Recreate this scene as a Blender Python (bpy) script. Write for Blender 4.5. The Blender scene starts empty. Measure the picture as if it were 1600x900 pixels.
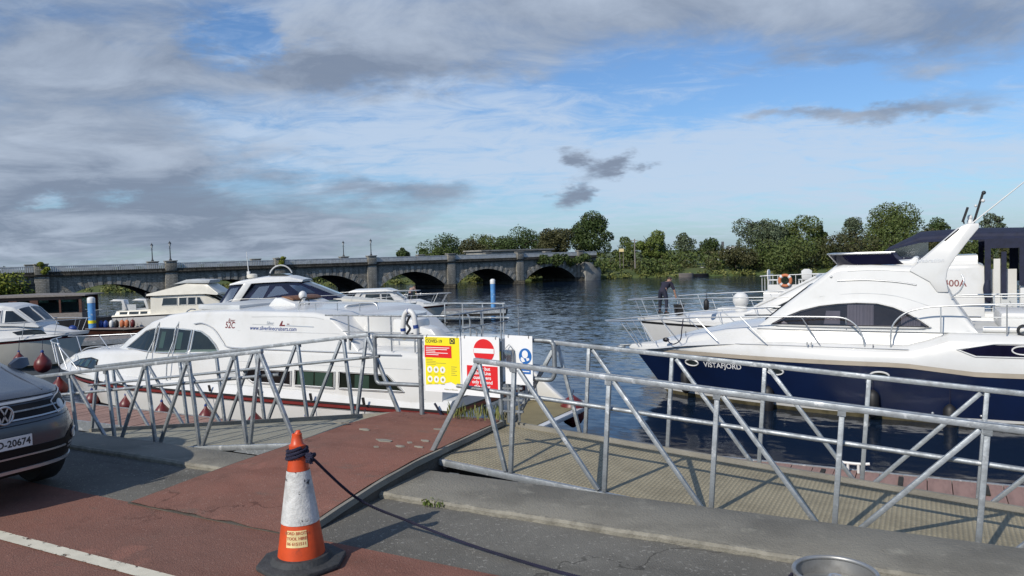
import bpy, bmesh, math, random
import numpy as np
from mathutils import Vector, Matrix, noise as mnoise
from mathutils.bvhtree import BVHTree
R = math.radians
sc = bpy.context.scene
COL = sc.collection
# ------------------------------------------------------------------ camera, sky, sun, exposure
# world axes: X along the quay edge, Y out over the river, Z up; quay surface z = 0
EYE = 1.85; FPX = 1200.0; PITCH = math.atan(52/FPX); ROLL = math.atan(.028); YAW = R(28.4)
CAMM = Matrix.Rotation(YAW, 3, 'Z') @ Matrix.Rotation(math.pi/2-PITCH, 3, 'X') @ Matrix.Rotation(-ROLL, 3, 'Z')
cam = bpy.data.cameras.new('camera'); camo = bpy.data.objects.new('camera', cam); COL.objects.link(camo)
camo.matrix_world = Matrix.Translation((0, 0, EYE)) @ CAMM.to_4x4()
cam.sensor_width = 36; cam.lens = 36*FPX/1600; cam.clip_end = 9000; cam.clip_start = .05
sc.camera = camo
SUN_EL = R(35); SHX, SHY = .172, .985           # the way shadows fall on the quay
sun = bpy.data.lights.new('sun', 'SUN'); suno = bpy.data.objects.new('sun', sun); COL.objects.link(suno)
sun.energy = 3.7; sun.angle = R(.53); sun.color = (1, .925, .80)
sd = Vector((SHX*math.cos(SUN_EL), SHY*math.cos(SUN_EL), -math.sin(SUN_EL)))
suno.rotation_euler = sd.to_track_quat('-Z', 'Y').to_euler(); suno.location = (-8, -30, 30)
sc.view_settings.view_transform = 'Standard'; sc.view_settings.look = 'None'
sc.view_settings.exposure = 0.14; sc.view_settings.gamma = 1.0
sc.render.engine = 'CYCLES'
sc.cycles.use_denoising = True; sc.cycles.max_bounces = 6; sc.cycles.transparent_max_bounces = 8
sc.cycles.caustics_reflective = False; sc.cycles.caustics_refractive = False

class G:
    """tiny node-graph helper"""
    def __init__(s, tree): s.t = tree; s.n = tree.nodes; s.l = tree.links
    def node(s, ty, **kw):
        n = s.n.new(ty)
        for k, v in kw.items(): setattr(n, k, v)
        return n
    def put(s, sock, v):
        if isinstance(v, bpy.types.NodeSocket): s.l.new(v, sock)
        else: sock.default_value = v
    def m(s, op, a, b=None, c=None, clamp=False):
        n = s.node('ShaderNodeMath', operation=op, use_clamp=clamp)
        s.put(n.inputs[0], a)
        if b is not None: s.put(n.inputs[1], b)
        if c is not None: s.put(n.inputs[2], c)
        return n.outputs[0]
    def smooth(s, x, a, b):
        n = s.node('ShaderNodeMapRange', interpolation_type='SMOOTHSTEP')
        s.put(n.inputs[0], x); n.inputs[1].default_value = a; n.inputs[2].default_value = b
        return n.outputs[0]
    def lin(s, x, a, b, c, d):
        n = s.node('ShaderNodeMapRange'); s.put(n.inputs[0], x)
        for i, v in enumerate((a, b, c, d)): n.inputs[i+1].default_value = v
        return n.outputs[0]
    def noise(s, vec, scale, detail=4, rough=.55, dist=0):
        n = s.node('ShaderNodeTexNoise'); s.put(n.inputs['Vector'], vec)
        n.inputs['Scale'].default_value = scale; n.inputs['Detail'].default_value = detail
        n.inputs['Roughness'].default_value = rough; n.inputs['Distortion'].default_value = dist
        return n.outputs[0]
    def mix(s, f, a, b, bt='MIX'):
        n = s.node('ShaderNodeMix', data_type='RGBA', blend_type=bt)
        s.put(n.inputs[0], f)
        for sk, v in ((n.inputs[6], a), (n.inputs[7], b)):
            if not isinstance(v, bpy.types.NodeSocket) and len(v) == 3: v = (*v, 1)
            s.put(sk, v)
        return n.outputs[2]
    def mapv(s, vec, scale=(1, 1, 1), rot=(0, 0, 0), loc=(0, 0, 0)):
        n = s.node('ShaderNodeMapping'); s.put(n.inputs[0], vec)
        n.inputs['Scale'].default_value = scale; n.inputs['Rotation'].default_value = rot; n.inputs['Location'].default_value = loc
        return n.outputs[0]

def make_world():
    w = bpy.data.worlds.new('World'); sc.world = w; w.use_nodes = True
    t = w.node_tree; t.nodes.clear(); g = G(t)
    sky = g.node('ShaderNodeTexSky', sky_type='NISHITA', sun_disc=False)
    sky.sun_elevation = SUN_EL; sky.sun_rotation = math.atan2(-SHX, -SHY)
    sky.air_density = 1.0; sky.dust_density = .6; sky.ozone_density = 2.0
    co = g.node('ShaderNodeTexCoord')
    d = g.mapv(co.outputs['Generated'], rot=(0, 0, -YAW))     # +Y = the way the view looks
    sp = g.node('ShaderNodeSeparateXYZ'); g.put(sp.inputs[0], d)
    x, y, z = sp.outputs
    zp = g.m('ADD', g.m('MAXIMUM', z, 0.0), .17)
    cb = g.node('ShaderNodeCombineXYZ')
    g.put(cb.inputs[0], g.m('DIVIDE', x, zp)); g.put(cb.inputs[1], g.m('DIVIDE', y, zp)); cb.inputs[2].default_value = 3.7
    pl = cb.outputs[0]                                          # position on the cloud layer
    az = g.m('ARCTAN2', x, y); el = g.m('ARCSINE', z)
    wv = g.node('ShaderNodeTexNoise'); g.put(wv.inputs['Vector'], g.mapv(d, scale=(1, 1, 2.6))); wv.inputs['Scale'].default_value = 5.5; wv.inputs['Detail'].default_value = 6; wv.inputs['Roughness'].default_value = .62
    ws = g.node('ShaderNodeSeparateColor'); g.put(ws.inputs[0], wv.outputs[1])
    az = g.m('ADD', az, g.m('MULTIPLY', g.m('SUBTRACT', ws.outputs[0], .5), .42)); el = g.m('ADD', el, g.m('MULTIPLY', g.m('SUBTRACT', ws.outputs[1], .5), .11))
    def blob(px, py, sx, sy, w, tilt=0.0):
        yh = 398-.028*(px-800)
        a0 = math.atan((px-800)/1200); e0 = math.atan((yh-py)/1200*math.cos(a0)); sa = sx/1200; se = sy/1200
        da = g.m('SUBTRACT', az, a0); de = g.m('SUBTRACT', el, e0)
        if tilt: de = g.m('SUBTRACT', de, g.m('MULTIPLY', da, tilt))
        q = g.m('ADD', g.m('POWER', g.m('ABSOLUTE', g.m('DIVIDE', da, sa)), 2.0), g.m('POWER', g.m('ABSOLUTE', g.m('DIVIDE', de, se)), 2.0))
        return g.m('MULTIPLY', g.m('EXPONENT', g.m('MULTIPLY', q, -1.0)), w)
    def total(lst):
        o = lst[0]
        for k in lst[1:]: o = g.m('ADD', o, k)
        return o
    # thin high veil
    n1 = g.noise(g.mapv(pl, scale=(.55, 1.1, 1), rot=(0, 0, .25)), 1.0, 6, .6, .6)
    n2 = g.noise(g.mapv(pl, scale=(1.6, 2.6, 1), rot=(0, 0, .2), loc=(4, 2, 0)), 2.6, 6, .68, .7)
    veilsrc = total([g.m('ADD', 0.0, -.075), g.m('MULTIPLY', n1, .70), g.m('MULTIPLY', n2, .95),
        blob(750, 225, 620, 55, .30, -.02), blob(1250, 260, 420, 40, .24), blob(420, 75, 90, 30, .05), blob(790, 140, 170, 40, .10),
        blob(1130, 165, 330, 28, -.25, .03), blob(1500, 190, 160, 26, -.22), blob(1330, 330, 400, 60, .06),
        blob(880, 105, 170, 28, -.12), blob(650, 60, 160, 45, .10)])
    veil = g.smooth(veilsrc, .62, 1.10)
    # grey layer cloud
    n3 = g.noise(g.mapv(pl, scale=(.42, .62, 1), loc=(1.3, 7.1, 0)), 1.0, 7, .56, .35)
    n4 = g.noise(g.mapv(pl, scale=(1.2, 1.3, 1), loc=(9, 3, 0)), 1.9, 7, .62, .5)
    gsrc = total([g.m('MULTIPLY', n3, .95), g.m('MULTIPLY', n4, .46),
        blob(120, 90, 330, 110, .36), blob(600, 110, 190, 42, .30), blob(1050, 5, 520, 62, .42), blob(1480, 60, 260, 66, .40),
        blob(260, 310, 360, 60, .40), blob(620, 296, 120, 26, .20, -.05), blob(100, 380, 420, 40, .30), blob(30, 220, 220, 60, .20),
        blob(395, 72, 78, 34, -.50), blob(190, 64, 44, 14, -.12), blob(155, 316, 38, 12, -.25), blob(520, 385, 200, 26, .14), 
        blob(922, 258, 74, 26, .62), blob(878, 312, 60, 21, .58), blob(1300, 182, 120, 15, .34, .12), blob(1480, 158, 140, 14, .20, .10),
        blob(850, 340, 90, 18, .14), blob(1150, 150, 320, 45, -.20), blob(1300, 300, 420, 90, -.18), blob(800, 210, 300, 60, -.18)])
    gmask = g.smooth(gsrc, .76, 1.10)
    shade = g.smooth(g.m('ADD', g.m('MULTIPLY', g.m('SUBTRACT', n4, .5), 1.5), g.m('MULTIPLY', g.m('SUBTRACT', n3, .5), 1.3)), -.42, .45)
    dark = total([blob(320, 310, 420, 46, .55), blob(600, 110, 300, 40, .45), blob(1480, 62, 300, 55, .22), blob(935, 262, 70, 30, .45), blob(900, 304, 60, 26, .30), blob(1340, 176, 260, 24, .25, .13), blob(100, 60, 300, 60, .25)])
    shade = g.m('SUBTRACT', shade, dark, clamp=True)
    hz = g.m('EXPONENT', g.m('MULTIPLY', g.m('MAXIMUM', z, 0.0), -9.0))
    base = g.mix(1.0, sky.outputs[0], (.66, .88, 1.14, 1), 'MULTIPLY')
    base = g.mix(g.m('MULTIPLY', hz, .36), base, (2.6, 3.6, 5.2, 1))
    c1 = g.mix(g.m('MULTIPLY', veil, .80), base, (5.0, 6.0, 7.4, 1))
    grey = g.mix(shade, (1.95, 2.42, 3.30, 1), (4.3, 5.0, 6.1, 1))
    c2 = g.mix(g.m('MULTIPLY', gmask, .94), c1, grey)
    bg = g.node('ShaderNodeBackground'); bg.inputs[1].default_value = .1
    g.put(bg.inputs[0], c2)
    out = g.node('ShaderNodeOutputWorld'); g.l.new(bg.outputs[0], out.inputs[0])
make_world()

# ------------------------------------------------------------------ materials
MATS = {}
def pm(name, col, rough=.5, metal=0.0, var=.12, vs=2.0, bump=0.0, bs=40.0, col2=None, spots=None, spec=.5, coat=0.0, stretch=(1, 1, 1), rvar=0.0):
    m = bpy.data.materials.new(name); m.use_nodes = True; MATS[name] = m
    g = G(m.node_tree); b = m.node_tree.nodes['Principled BSDF']
    co = g.mapv(g.node('ShaderNodeTexCoord').outputs['Object'], scale=stretch)
    c = (*col, 1); d = (*(col2 or [k*(1-var*2) for k in col]), 1)
    f = g.smooth(g.noise(co, vs, 5, .6), .35, .70)
    colr = g.mix(f, c, d)
    if spots:       # (colour, scale, threshold low, high)
        f2 = g.smooth(g.noise(co, spots[1], 6, .65), spots[2], spots[3])
        colr = g.mix(f2, colr, (*spots[0], 1))
    g.put(b.inputs['Base Color'], colr)
    b.inputs['Roughness'].default_value = rough; b.inputs['Metallic'].default_value = metal
    b.inputs['Specular IOR Level'].default_value = spec; b.inputs['Coat Weight'].default_value = coat
    if rvar: g.put(b.inputs['Roughness'], g.lin(f, 0, 1, rough, rough+rvar))
    if bump:
        bn = g.node('ShaderNodeBump'); bn.inputs['Strength'].default_value = bump; bn.inputs['Distance'].default_value = .02
        g.put(bn.inputs['Height'], g.noise(co, bs, 4, .6)); g.l.new(bn.outputs[0], b.inputs['Normal'])
    return m
pm('gelcoat', (.63, .63, .62), .25, var=.04, vs=.8, coat=.2, spots=((.54, .53, .50), 1.6, .52, .85))
pm('gelcoat_deck', (.60, .60, .58), .5, var=.05, vs=2, bump=.1, bs=120)
pm('cream', (.64, .61, .53), .3, var=.05, spots=((.60, .54, .40), 2.2, .6, .85))
pm('navy_hull', (.005, .013, .050), .32, var=.15, vs=.6, rvar=.08, spec=.35)
pm('antifoul', (.06, .05, .022), .8, var=.25, vs=4, col2=(.13, .11, .06))
pm('beige_rub', (.50, .44, .36), .5, var=.08)
pm('maroon', (.13, .018, .018), .4, var=.12)
pm('red_stripe', (.16, .022, .02), .35, var=.1)
pm('black_rubber', (.014, .014, .016), .55, var=.2, spots=((.06, .06, .06), 6, .6, .8))
pm('chrome', (.66, .67, .67), .38, .75, var=.05)
pm('galv', (.40, .43, .455), .52, .72, var=.16, vs=14, spots=((.62, .64, .66), 9, .56, .68), rvar=.14, bump=.12, bs=60)
pm('galv_dull', (.30, .325, .345), .5, .7, var=.16, vs=14, spots=((.48, .50, .52), 9, .56, .70), rvar=.12, bump=.12, bs=60)
pm('navy_canvas', (.012, .016, .042), .8, var=.15, vs=5, bump=.3, bs=14)
pm('white_plastic', (.65, .65, .64), .4, var=.04)
pm('teak', (.17, .075, .035), .55, var=.2, vs=3, stretch=(.5, 6, 6), bump=.15)
pm('khaki', (.22, .185, .10), .85, var=.1, bump=.3, bs=200)
pm('brown_wood', (.085, .030, .017), .45, var=.2, vs=2, stretch=(1, 1, 4))
pm('grey_wood', (.23, .205, .19), .85, var=.2, vs=5, stretch=(1, 6, 6), bump=.3)
pm('barge_hull', (.02, .02, .024), .5, var=.2)
pm('curtain', (.42, .42, .44), .9, var=.1)
pm('curtain_green', (.17, .225, .205), .9, var=.1)
pm('interior', (.020, .020, .022), .8, var=.4, vs=1.5, col2=(.07, .06, .05))
pm('black_paint', (.012, .012, .014), .35, var=.1)
pm('blue_pole', (.10, .30, .62), .5, var=.12, vs=3, spots=((.42, .52, .62), 5, .56, .70))
pm('sign_white', (.78, .79, .80), .35, var=.03)
pm('sign_yellow', (.83, .72, .02), .4, var=.03)
pm('sign_red', (.66, .018, .022), .4, var=.03)
pm('sign_blue', (.014, .13, .42), .4, var=.03)
pm('ink', (.03, .03, .03), .6, var=.05)
pm('ink_grey', (.34, .30, .06), .6, var=.05)
pm('cone_orange', (.62, .075, .016), .42, var=.12, vs=8, spots=((.30, .05, .02), 12, .56, .74))
pm('cone_white', (.60, .61, .60), .5, var=.16, vs=12, spots=((.05, .05, .055), 11, .635, .665), bump=.3, bs=60)
pm('cone_base', (.045, .047, .05), .8, var=.2, vs=10, bump=.4, bs=50)
pm('sticker', (.74, .60, .30), .5, var=.1, vs=20)
pm('sticker_ink', (.42, .12, .05), .6, var=.1)
pm('rope_navy', (.012, .012, .035), .85, var=.2)
pm('keg_steel', (.44, .44, .43), .48, .8, var=.2, vs=10, rvar=.2)
pm('car_paint', (.072, .080, .097), .26, .35, var=.03, coat=.3)
pm('car_black', (.010, .010, .011), .6, var=.1, spec=.2)
pm('car_silver', (.50, .51, .52), .3, .6, var=.05)
pm('plate_white', (.66, .67, .66), .45, var=.03)
pm('tyre', (.016, .016, .017), .8, var=.2)
pm('concrete', (.25, .235, .20), .9, var=.14, vs=2.2, bump=.35, bs=60, spots=((.30, .28, .24), 5, .56, .74))
pm('coping', (.235, .220, .182), .9, var=.17, vs=1.6, bump=.6, bs=60, spots=((.34, .32, .26), 4.5, .56, .76))
pm('coping_edge', (.265, .248, .205), .9, var=.2, vs=9, bump=.6, bs=50)
pm('ramp_side', (.060, .053, .045), .9, var=.25, vs=4, bump=.5, bs=30, col2=(.10, .09, .075))  # ramp body concrete, colour darkened to carry the shade on its right wall
pm('dark_wall', (.028, .026, .022), .9, var=.3, vs=3, bump=.5, bs=20)
pm('bark', (.060, .048, .036), .9, var=.25, vs=6, bump=.6, bs=20)
pm('skin', (.42, .235, .165), .55, var=.06)
pm('jacket', (.020, .019, .040), .8, var=.2, bump=.3, bs=30)
pm('beige_top', (.38, .25, .20), .85, var=.12, bump=.3, bs=30)
pm('jeans', (.010, .013, .030), .8, var=.2)
pm('hair', (.05, .035, .025), .7, var=.2)
pm('lifebuoy_orange', (.52, .17, .07), .6, var=.1)
pm('lamp_iron', (.025, .03, .035), .5, var=.1)
pm('lamp_glass', (.45, .47, .48), .2, var=.05)
pm('far_white', (.66, .66, .64), .7, var=.05)
pm('slate', (.10, .10, .11), .7, var=.15)
pm('deep_blue', (.012, .045, .22), .5, var=.1)
pm('light_stone', (.27, .265, .245), .9, var=.2, vs=1.5, bump=.4, bs=8)
pm('rail_grey', (.50, .52, .53), .6, var=.1)
pm('bank_grass', (.055, .085, .022), .95, var=.25, vs=.3, col2=(.09, .10, .03))
pm('far_land', (.045, .065, .025), .95, var=.25, vs=.02)

def glass_mat(name, tint, alpha, rough=.03):
    m = bpy.data.materials.new(name); m.use_nodes = True; MATS[name] = m
    t = m.node_tree; t.nodes.clear(); g = G(t)
    tr = g.node('ShaderNodeBsdfTransparent'); tr.inputs[0].default_value = (*tint, 1)
    gl = g.node('ShaderNodeBsdfGlossy'); gl.inputs['Roughness'].default_value = rough
    gl.inputs[0].default_value = (.95, .97, 1, 1)
    fr = g.node('ShaderNodeFresnel'); fr.inputs[0].default_value = 1.5
    mx = g.node('ShaderNodeMixShader'); g.put(mx.inputs[0], g.m('ADD', fr.outputs[0], alpha, clamp=True))
    g.l.new(tr.outputs[0], mx.inputs[1]); g.l.new(gl.outputs[0], mx.inputs[2])
    o = g.node('ShaderNodeOutputMaterial'); g.l.new(mx.outputs[0], o.inputs[0])
glass_mat('clear_glass', (.55, .68, .68), .05)
glass_mat('smoke_glass', (.50, .48, .52), .0)
glass_mat('clear_vinyl', (.55, .58, .62), .14, .12)
glass_mat('green_glass', (.46, .54, .51), .0)
m = pm('dark_glass', (.012, .015, .017), .05, var=.3, vs=1.2, col2=(.035, .045, .045))
m = pm('navy_glass', (.010, .010, .030), .06, var=.2, vs=1.5)

def asphalt_mat(name, base, base2, speck, wear=None):
    m = bpy.data.materials.new(name); m.use_nodes = True; MATS[name] = m
    g = G(m.node_tree); b = m.node_tree.nodes['Principled BSDF']
    co = g.node('ShaderNodeTexCoord').outputs['Object']
    big = g.smooth(g.noise(co, .55, 5, .6), .35, .68); mid = g.noise(co, 4.0, 6, .7); fine = g.noise(co, 120, 3, .8)
    c = g.mix(big, base, base2)
    c = g.mix(g.m('MULTIPLY', g.smooth(mid, .48, .75), .5), c, tuple(k*.62 for k in base2))
    c = g.mix(g.m('MULTIPLY', g.smooth(g.noise(g.mapv(co, scale=(.35, 1.5, 1), rot=(0, 0, -.1), loc=(3, 1, 0)), 1.1, 4, .6), .50, .66), .45), c, tuple(k*.55 for k in base))
    c = g.mix(g.m('MULTIPLY', g.smooth(g.noise(g.mapv(co, loc=(7, 5, 0)), 2.3, 3, .5), .62, .70), .35), c, tuple(min(1, k*1.5) for k in base))
    vc = g.node('ShaderNodeTexVoronoi', feature='DISTANCE_TO_EDGE'); vco = g.node('ShaderNodeVectorMath', operation='ADD'); g.put(vco.inputs[0], co)
    vn_ = g.node('ShaderNodeTexNoise'); g.put(vn_.inputs['Vector'], co); vn_.inputs['Scale'].default_value = 3; vn_.inputs['Detail'].default_value = 4; g.put(vco.inputs[1], vn_.outputs[1]); g.put(vc.inputs['Vector'], vco.outputs[0]); vc.inputs['Scale'].default_value = .55
    crack = g.m('MULTIPLY', g.smooth(vc.outputs[0], .010, .003), g.smooth(g.noise(g.mapv(co, loc=(2, 9, 0)), .6, 2, .5), .50, .56))
    c = g.mix(g.m('MULTIPLY', crack, .6), c, tuple(k*.3 for k in base))
    if wear: c = g.mix(g.smooth(g.noise(g.mapv(co, scale=(1, 2.6, 1), rot=(0, 0, .3)), 1.4, 6, .7), .56, .72), c, wear)
    v = g.node('ShaderNodeTexVoronoi'); g.put(v.inputs['Vector'], co); v.inputs['Scale'].default_value = 95
    c = g.mix(g.m('MULTIPLY', g.smooth(g.noise(co, 42, 2, .5), .60, .72), .36), c, speck)
    g.put(b.inputs['Base Color'], c); b.inputs['Roughness'].default_value = .92
    b.inputs['Specular IOR Level'].default_value = .25
    bn = g.node('ShaderNodeBump'); bn.inputs['Strength'].default_value = .7; bn.inputs['Distance'].default_value = .006
    g.put(bn.inputs['Height'], g.m('ADD', fine, g.m('MULTIPLY', v.outputs[0], .7))); g.l.new(bn.outputs[0], b.inputs['Normal'])
asphalt_mat('red_asphalt', (.235, .105, .078), (.180, .095, .074), (.32, .22, .18), wear=(.150, .102, .082))
asphalt_mat('grey_asphalt', (.115, .110, .098), (.175, .168, .148), (.46, .44, .40))
def line_paint():
    m = pm('line_paint', (.62, .58, .47), .8, var=.08, vs=6); 
    g = G(m.node_tree); b = m.node_tree.nodes['Principled BSDF']
    co = g.node('ShaderNodeTexCoord').outputs['Object']
    sx = g.node('ShaderNodeSeparateXYZ'); g.put(sx.inputs[0], co); ed = g.m('MULTIPLY', g.m('ABSOLUTE', g.m('SUBTRACT', sx.outputs[1], 2.91)), 3.2)
    g.put(b.inputs['Alpha'], g.smooth(g.m('SUBTRACT', g.noise(co, 14, 6, .75), ed), .27, .33))
line_paint()
def deck_mat(name, c1, c2, scale, ang):
    m = bpy.data.materials.new(name); m.use_nodes = True; MATS[name] = m
    g = G(m.node_tree); b = m.node_tree.nodes['Principled BSDF']
    co = g.node('ShaderNodeTexCoord').outputs['Object']
    w = g.node('ShaderNodeTexWave', wave_type='BANDS', bands_direction='X'); g.put(w.inputs['Vector'], co); w.inputs['Scale'].default_value = scale
    w.inputs['Distortion'].default_value = .6; w.inputs['Detail'].default_value = 1; w.inputs['Detail Scale'].default_value = 3
    w2 = g.node('ShaderNodeTexWave', wave_type='BANDS', bands_direction='Y'); g.put(w2.inputs['Vector'], co); w2.inputs['Scale'].default_value = scale*.6
    h = g.m('MULTIPLY', w.outputs[1], g.m('ADD', g.m('MULTIPLY', w2.outputs[1], .4), .6))
    c = g.mix(g.smooth(g.noise(co, 2.5, 6, .7), .4, .66), c1, c2)
    c = g.mix(g.m('MULTIPLY', g.smooth(g.noise(co, 60, 3, .7), .55, .7), .5), c, tuple(min(1, k*1.6) for k in c1))
    c = g.mix(g.m('MULTIPLY', g.m('SUBTRACT', 1.0, h), .35), c, tuple(k*.45 for k in c2))
    g.put(b.inputs['Base Color'], c); b.inputs['Roughness'].default_value = .8
    bn = g.node('ShaderNodeBump'); bn.inputs['Strength'].default_value = .8; bn.inputs['Distance'].default_value = .01
    g.put(bn.inputs['Height'], h); g.l.new(bn.outputs[0], b.inputs['Normal'])
deck_mat('tan_grip', (.34, .30, .205), (.25, .22, .15), 9.5, 0)
deck_mat('grey_grip', (.30, .29, .235), (.24, .23, .185), 5.0, 0)
pm('pink_board', (.30, .185, .155), .8, var=.14, vs=3, stretch=(3, .5, 1), bump=.2, bs=30)
def stone_mat(name, c1, c2, mortar, sx, scale):
    m = bpy.data.materials.new(name); m.use_nodes = True; MATS[name] = m
    g = G(m.node_tree); b = m.node_tree.nodes['Principled BSDF']
    co = g.node('ShaderNodeTexCoord').outputs['Object']
    cx = g.mapv(co, rot=(math.pi/2, 0, 0))
    br = g.node('ShaderNodeTexBrick'); g.put(br.inputs['Vector'], cx)
    br.inputs['Color1'].default_value = (*c1, 1); br.inputs['Color2'].default_value = (*c2, 1); br.inputs['Mortar'].default_value = (*mortar, 1)
    br.inputs['Scale'].default_value = scale; br.inputs['Mortar Size'].default_value = .03; br.inputs['Bias'].default_value = -.1
    st = g.smooth(g.noise(g.mapv(co, scale=(2.2, 1, .22)), 1.2, 5, .7), .42, .72)
    c = g.mix(g.m('MULTIPLY', st, .75), br.outputs[0], tuple(k*.28 for k in c2))
    c = g.mix(g.m('MULTIPLY', g.smooth(g.noise(co, .9, 5, .7), .60, .75), .5), c, (.34, .33, .30))
    g.put(b.inputs['Base Color'], c); b.inputs['Roughness'].default_value = .95; b.inputs['Specular IOR Level'].default_value = .2
    bn = g.node('ShaderNodeBump'); bn.inputs['Strength'].default_value = .6; bn.inputs['Distance'].default_value = .06
    g.put(bn.inputs['Height'], g.m('ADD', br.outputs[1], g.noise(co, 5, 4, .7))); bn.invert = True; g.l.new(bn.outputs[0], b.inputs['Normal'])
stone_mat('bridge_stone', (.33, .315, .28), (.23, .22, .19), (.17, .16, .14), 1, 1.7)
stone_mat('ring_stone', (.38, .365, .33), (.32, .305, .275), (.30, .29, .26), 1, .4)
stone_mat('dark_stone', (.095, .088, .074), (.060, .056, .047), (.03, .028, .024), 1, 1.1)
def leaf_mat(name, c1, c2, c3):
    m = bpy.data.materials.new(name); m.use_nodes = True; MATS[name] = m
    g = G(m.node_tree); b = m.node_tree.nodes['Principled BSDF']
    r = g.node('ShaderNodeNewGeometry').outputs['Random Per Island']
    co = g.node('ShaderNodeTexCoord').outputs['Object']
    c = g.mix(r, c1, c2); c = g.mix(g.smooth(g.noise(co, .35, 3, .5), .5, .72), c, c3)
    g.put(b.inputs['Base Color'], c); b.inputs['Roughness'].default_value = .6; b.inputs['Specular IOR Level'].default_value = .25
    b.inputs['Subsurface Weight'].default_value = 0
leaf_mat('leaf_dark', (.028, .052, .014), (.064, .092, .026), (.044, .064, .017))
leaf_mat('leaf_mid', (.046, .074, .018), (.100, .124, .034), (.080, .088, .026))
leaf_mat('leaf_brown', (.044, .047, .018), (.078, .075, .028), (.040, .052, .018))
leaf_mat('leaf_light', (.070, .105, .022), (.135, .165, .040), (.100, .120, .030))
leaf_mat('leaf_grey', (.060, .085, .045), (.110, .135, .080), (.070, .085, .040))
leaf_mat('leaf_ivy', (.095, .120, .014), (.200, .220, .030), (.085, .110, .016))
leaf_mat('reed', (.10, .12, .03), (.19, .19, .06), (.09, .115, .03))

def water_mat():
    m = bpy.data.materials.new('river_water'); m.use_nodes = True; MATS['river_water'] = m
    g = G(m.node_tree); b = m.node_tree.nodes['Principled BSDF']
    co = g.node('ShaderNodeTexCoord').outputs['Object']
    b.inputs['Base Color'].default_value = (.006, .014, .030, 1); b.inputs['Roughness'].default_value = .10
    b.inputs['IOR'].default_value = 1.33
    def vn(scale, st, rot, k, det):
        n = g.node('ShaderNodeTexNoise'); g.put(n.inputs['Vector'], g.mapv(co, scale=st, rot=(0, 0, rot))); n.inputs['Scale'].default_value = scale
        n.inputs['Detail'].default_value = det; n.inputs['Roughness'].default_value = .6; n.inputs['Distortion'].default_value = .3
        v = g.node('ShaderNodeVectorMath', operation='SUBTRACT'); g.put(v.inputs[0], n.outputs[1]); v.inputs[1].default_value = (.5, .5, .5)
        w = g.node('ShaderNodeVectorMath', operation='MULTIPLY'); g.put(w.inputs[0], v.outputs[0]); w.inputs[1].default_value = (k, k, 0)
        return w.outputs[0]
    def add(a, b_):
        v = g.node('ShaderNodeVectorMath', operation='ADD'); g.put(v.inputs[0], a)
        if isinstance(b_, tuple): v.inputs[1].default_value = b_
        else: g.put(v.inputs[1], b_)
        return v.outputs[0]
    s = add(vn(1.7, (1, 2.4, 1), YAW, .50, 3), vn(.42, (1, 2.4, 1), YAW+.2, .20, 3)); s = add(s, vn(6.0, (1, 1.8, 1), YAW-.2, .14, 2))
    gust = g.lin(g.smooth(g.noise(g.mapv(co, scale=(.5, 1.6, 1), rot=(0, 0, YAW)), .07, 4, .6), .35, .65), 0, 1, .55, 1.2)
    sy = g.node('ShaderNodeSeparateXYZ'); g.put(sy.inputs[0], co); gust = g.m('MULTIPLY', gust, g.lin(g.smooth(sy.outputs[1], 9, 34), 0, 1, .30, 1.0))   # sheltered between the boats
    sc_ = g.node('ShaderNodeVectorMath', operation='SCALE'); g.put(sc_.inputs[0], s); g.put(sc_.inputs[3], gust)
    n = g.node('ShaderNodeVectorMath', operation='NORMALIZE'); g.put(n.inputs[0], add(sc_.outputs[0], (0, 0, 1)))
    g.l.new(n.outputs[0], b.inputs['Normal'])
water_mat()
# ------------------------------------------------------------------ mesh helpers
def ray(px, py):
    return CAMM @ Vector(((px-800)/FPX, -(py-450)/FPX, -1))
def at(px, py, z):                       # survey: the point at height z seen at a photo pixel
    d = ray(px, py); return Vector((0, 0, EYE)) + d*((z-EYE)/d.z)
def deep(px, py, dist):                  # the point at a given distance along the view axis
    return Vector((0, 0, EYE)) + ray(px, py)*dist
WZ = -1.95                               # boats' water-line datum; the water itself lies a little lower
WATER = WZ-.10

def tag(o, label=None, cat=None, group=None, kind=None):
    if label: o['label'] = label
    if cat: o['category'] = cat
    if group: o['group'] = group
    if kind: o['kind'] = kind
    return o
def empty(name, loc=(0, 0, 0), rz=0.0, label=None, cat=None, group=None):
    o = bpy.data.objects.new(name, None); COL.objects.link(o); o.empty_display_size = .3
    o.location = loc; o.rotation_euler = (0, 0, rz)
    return tag(o, label, cat, group)

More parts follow.
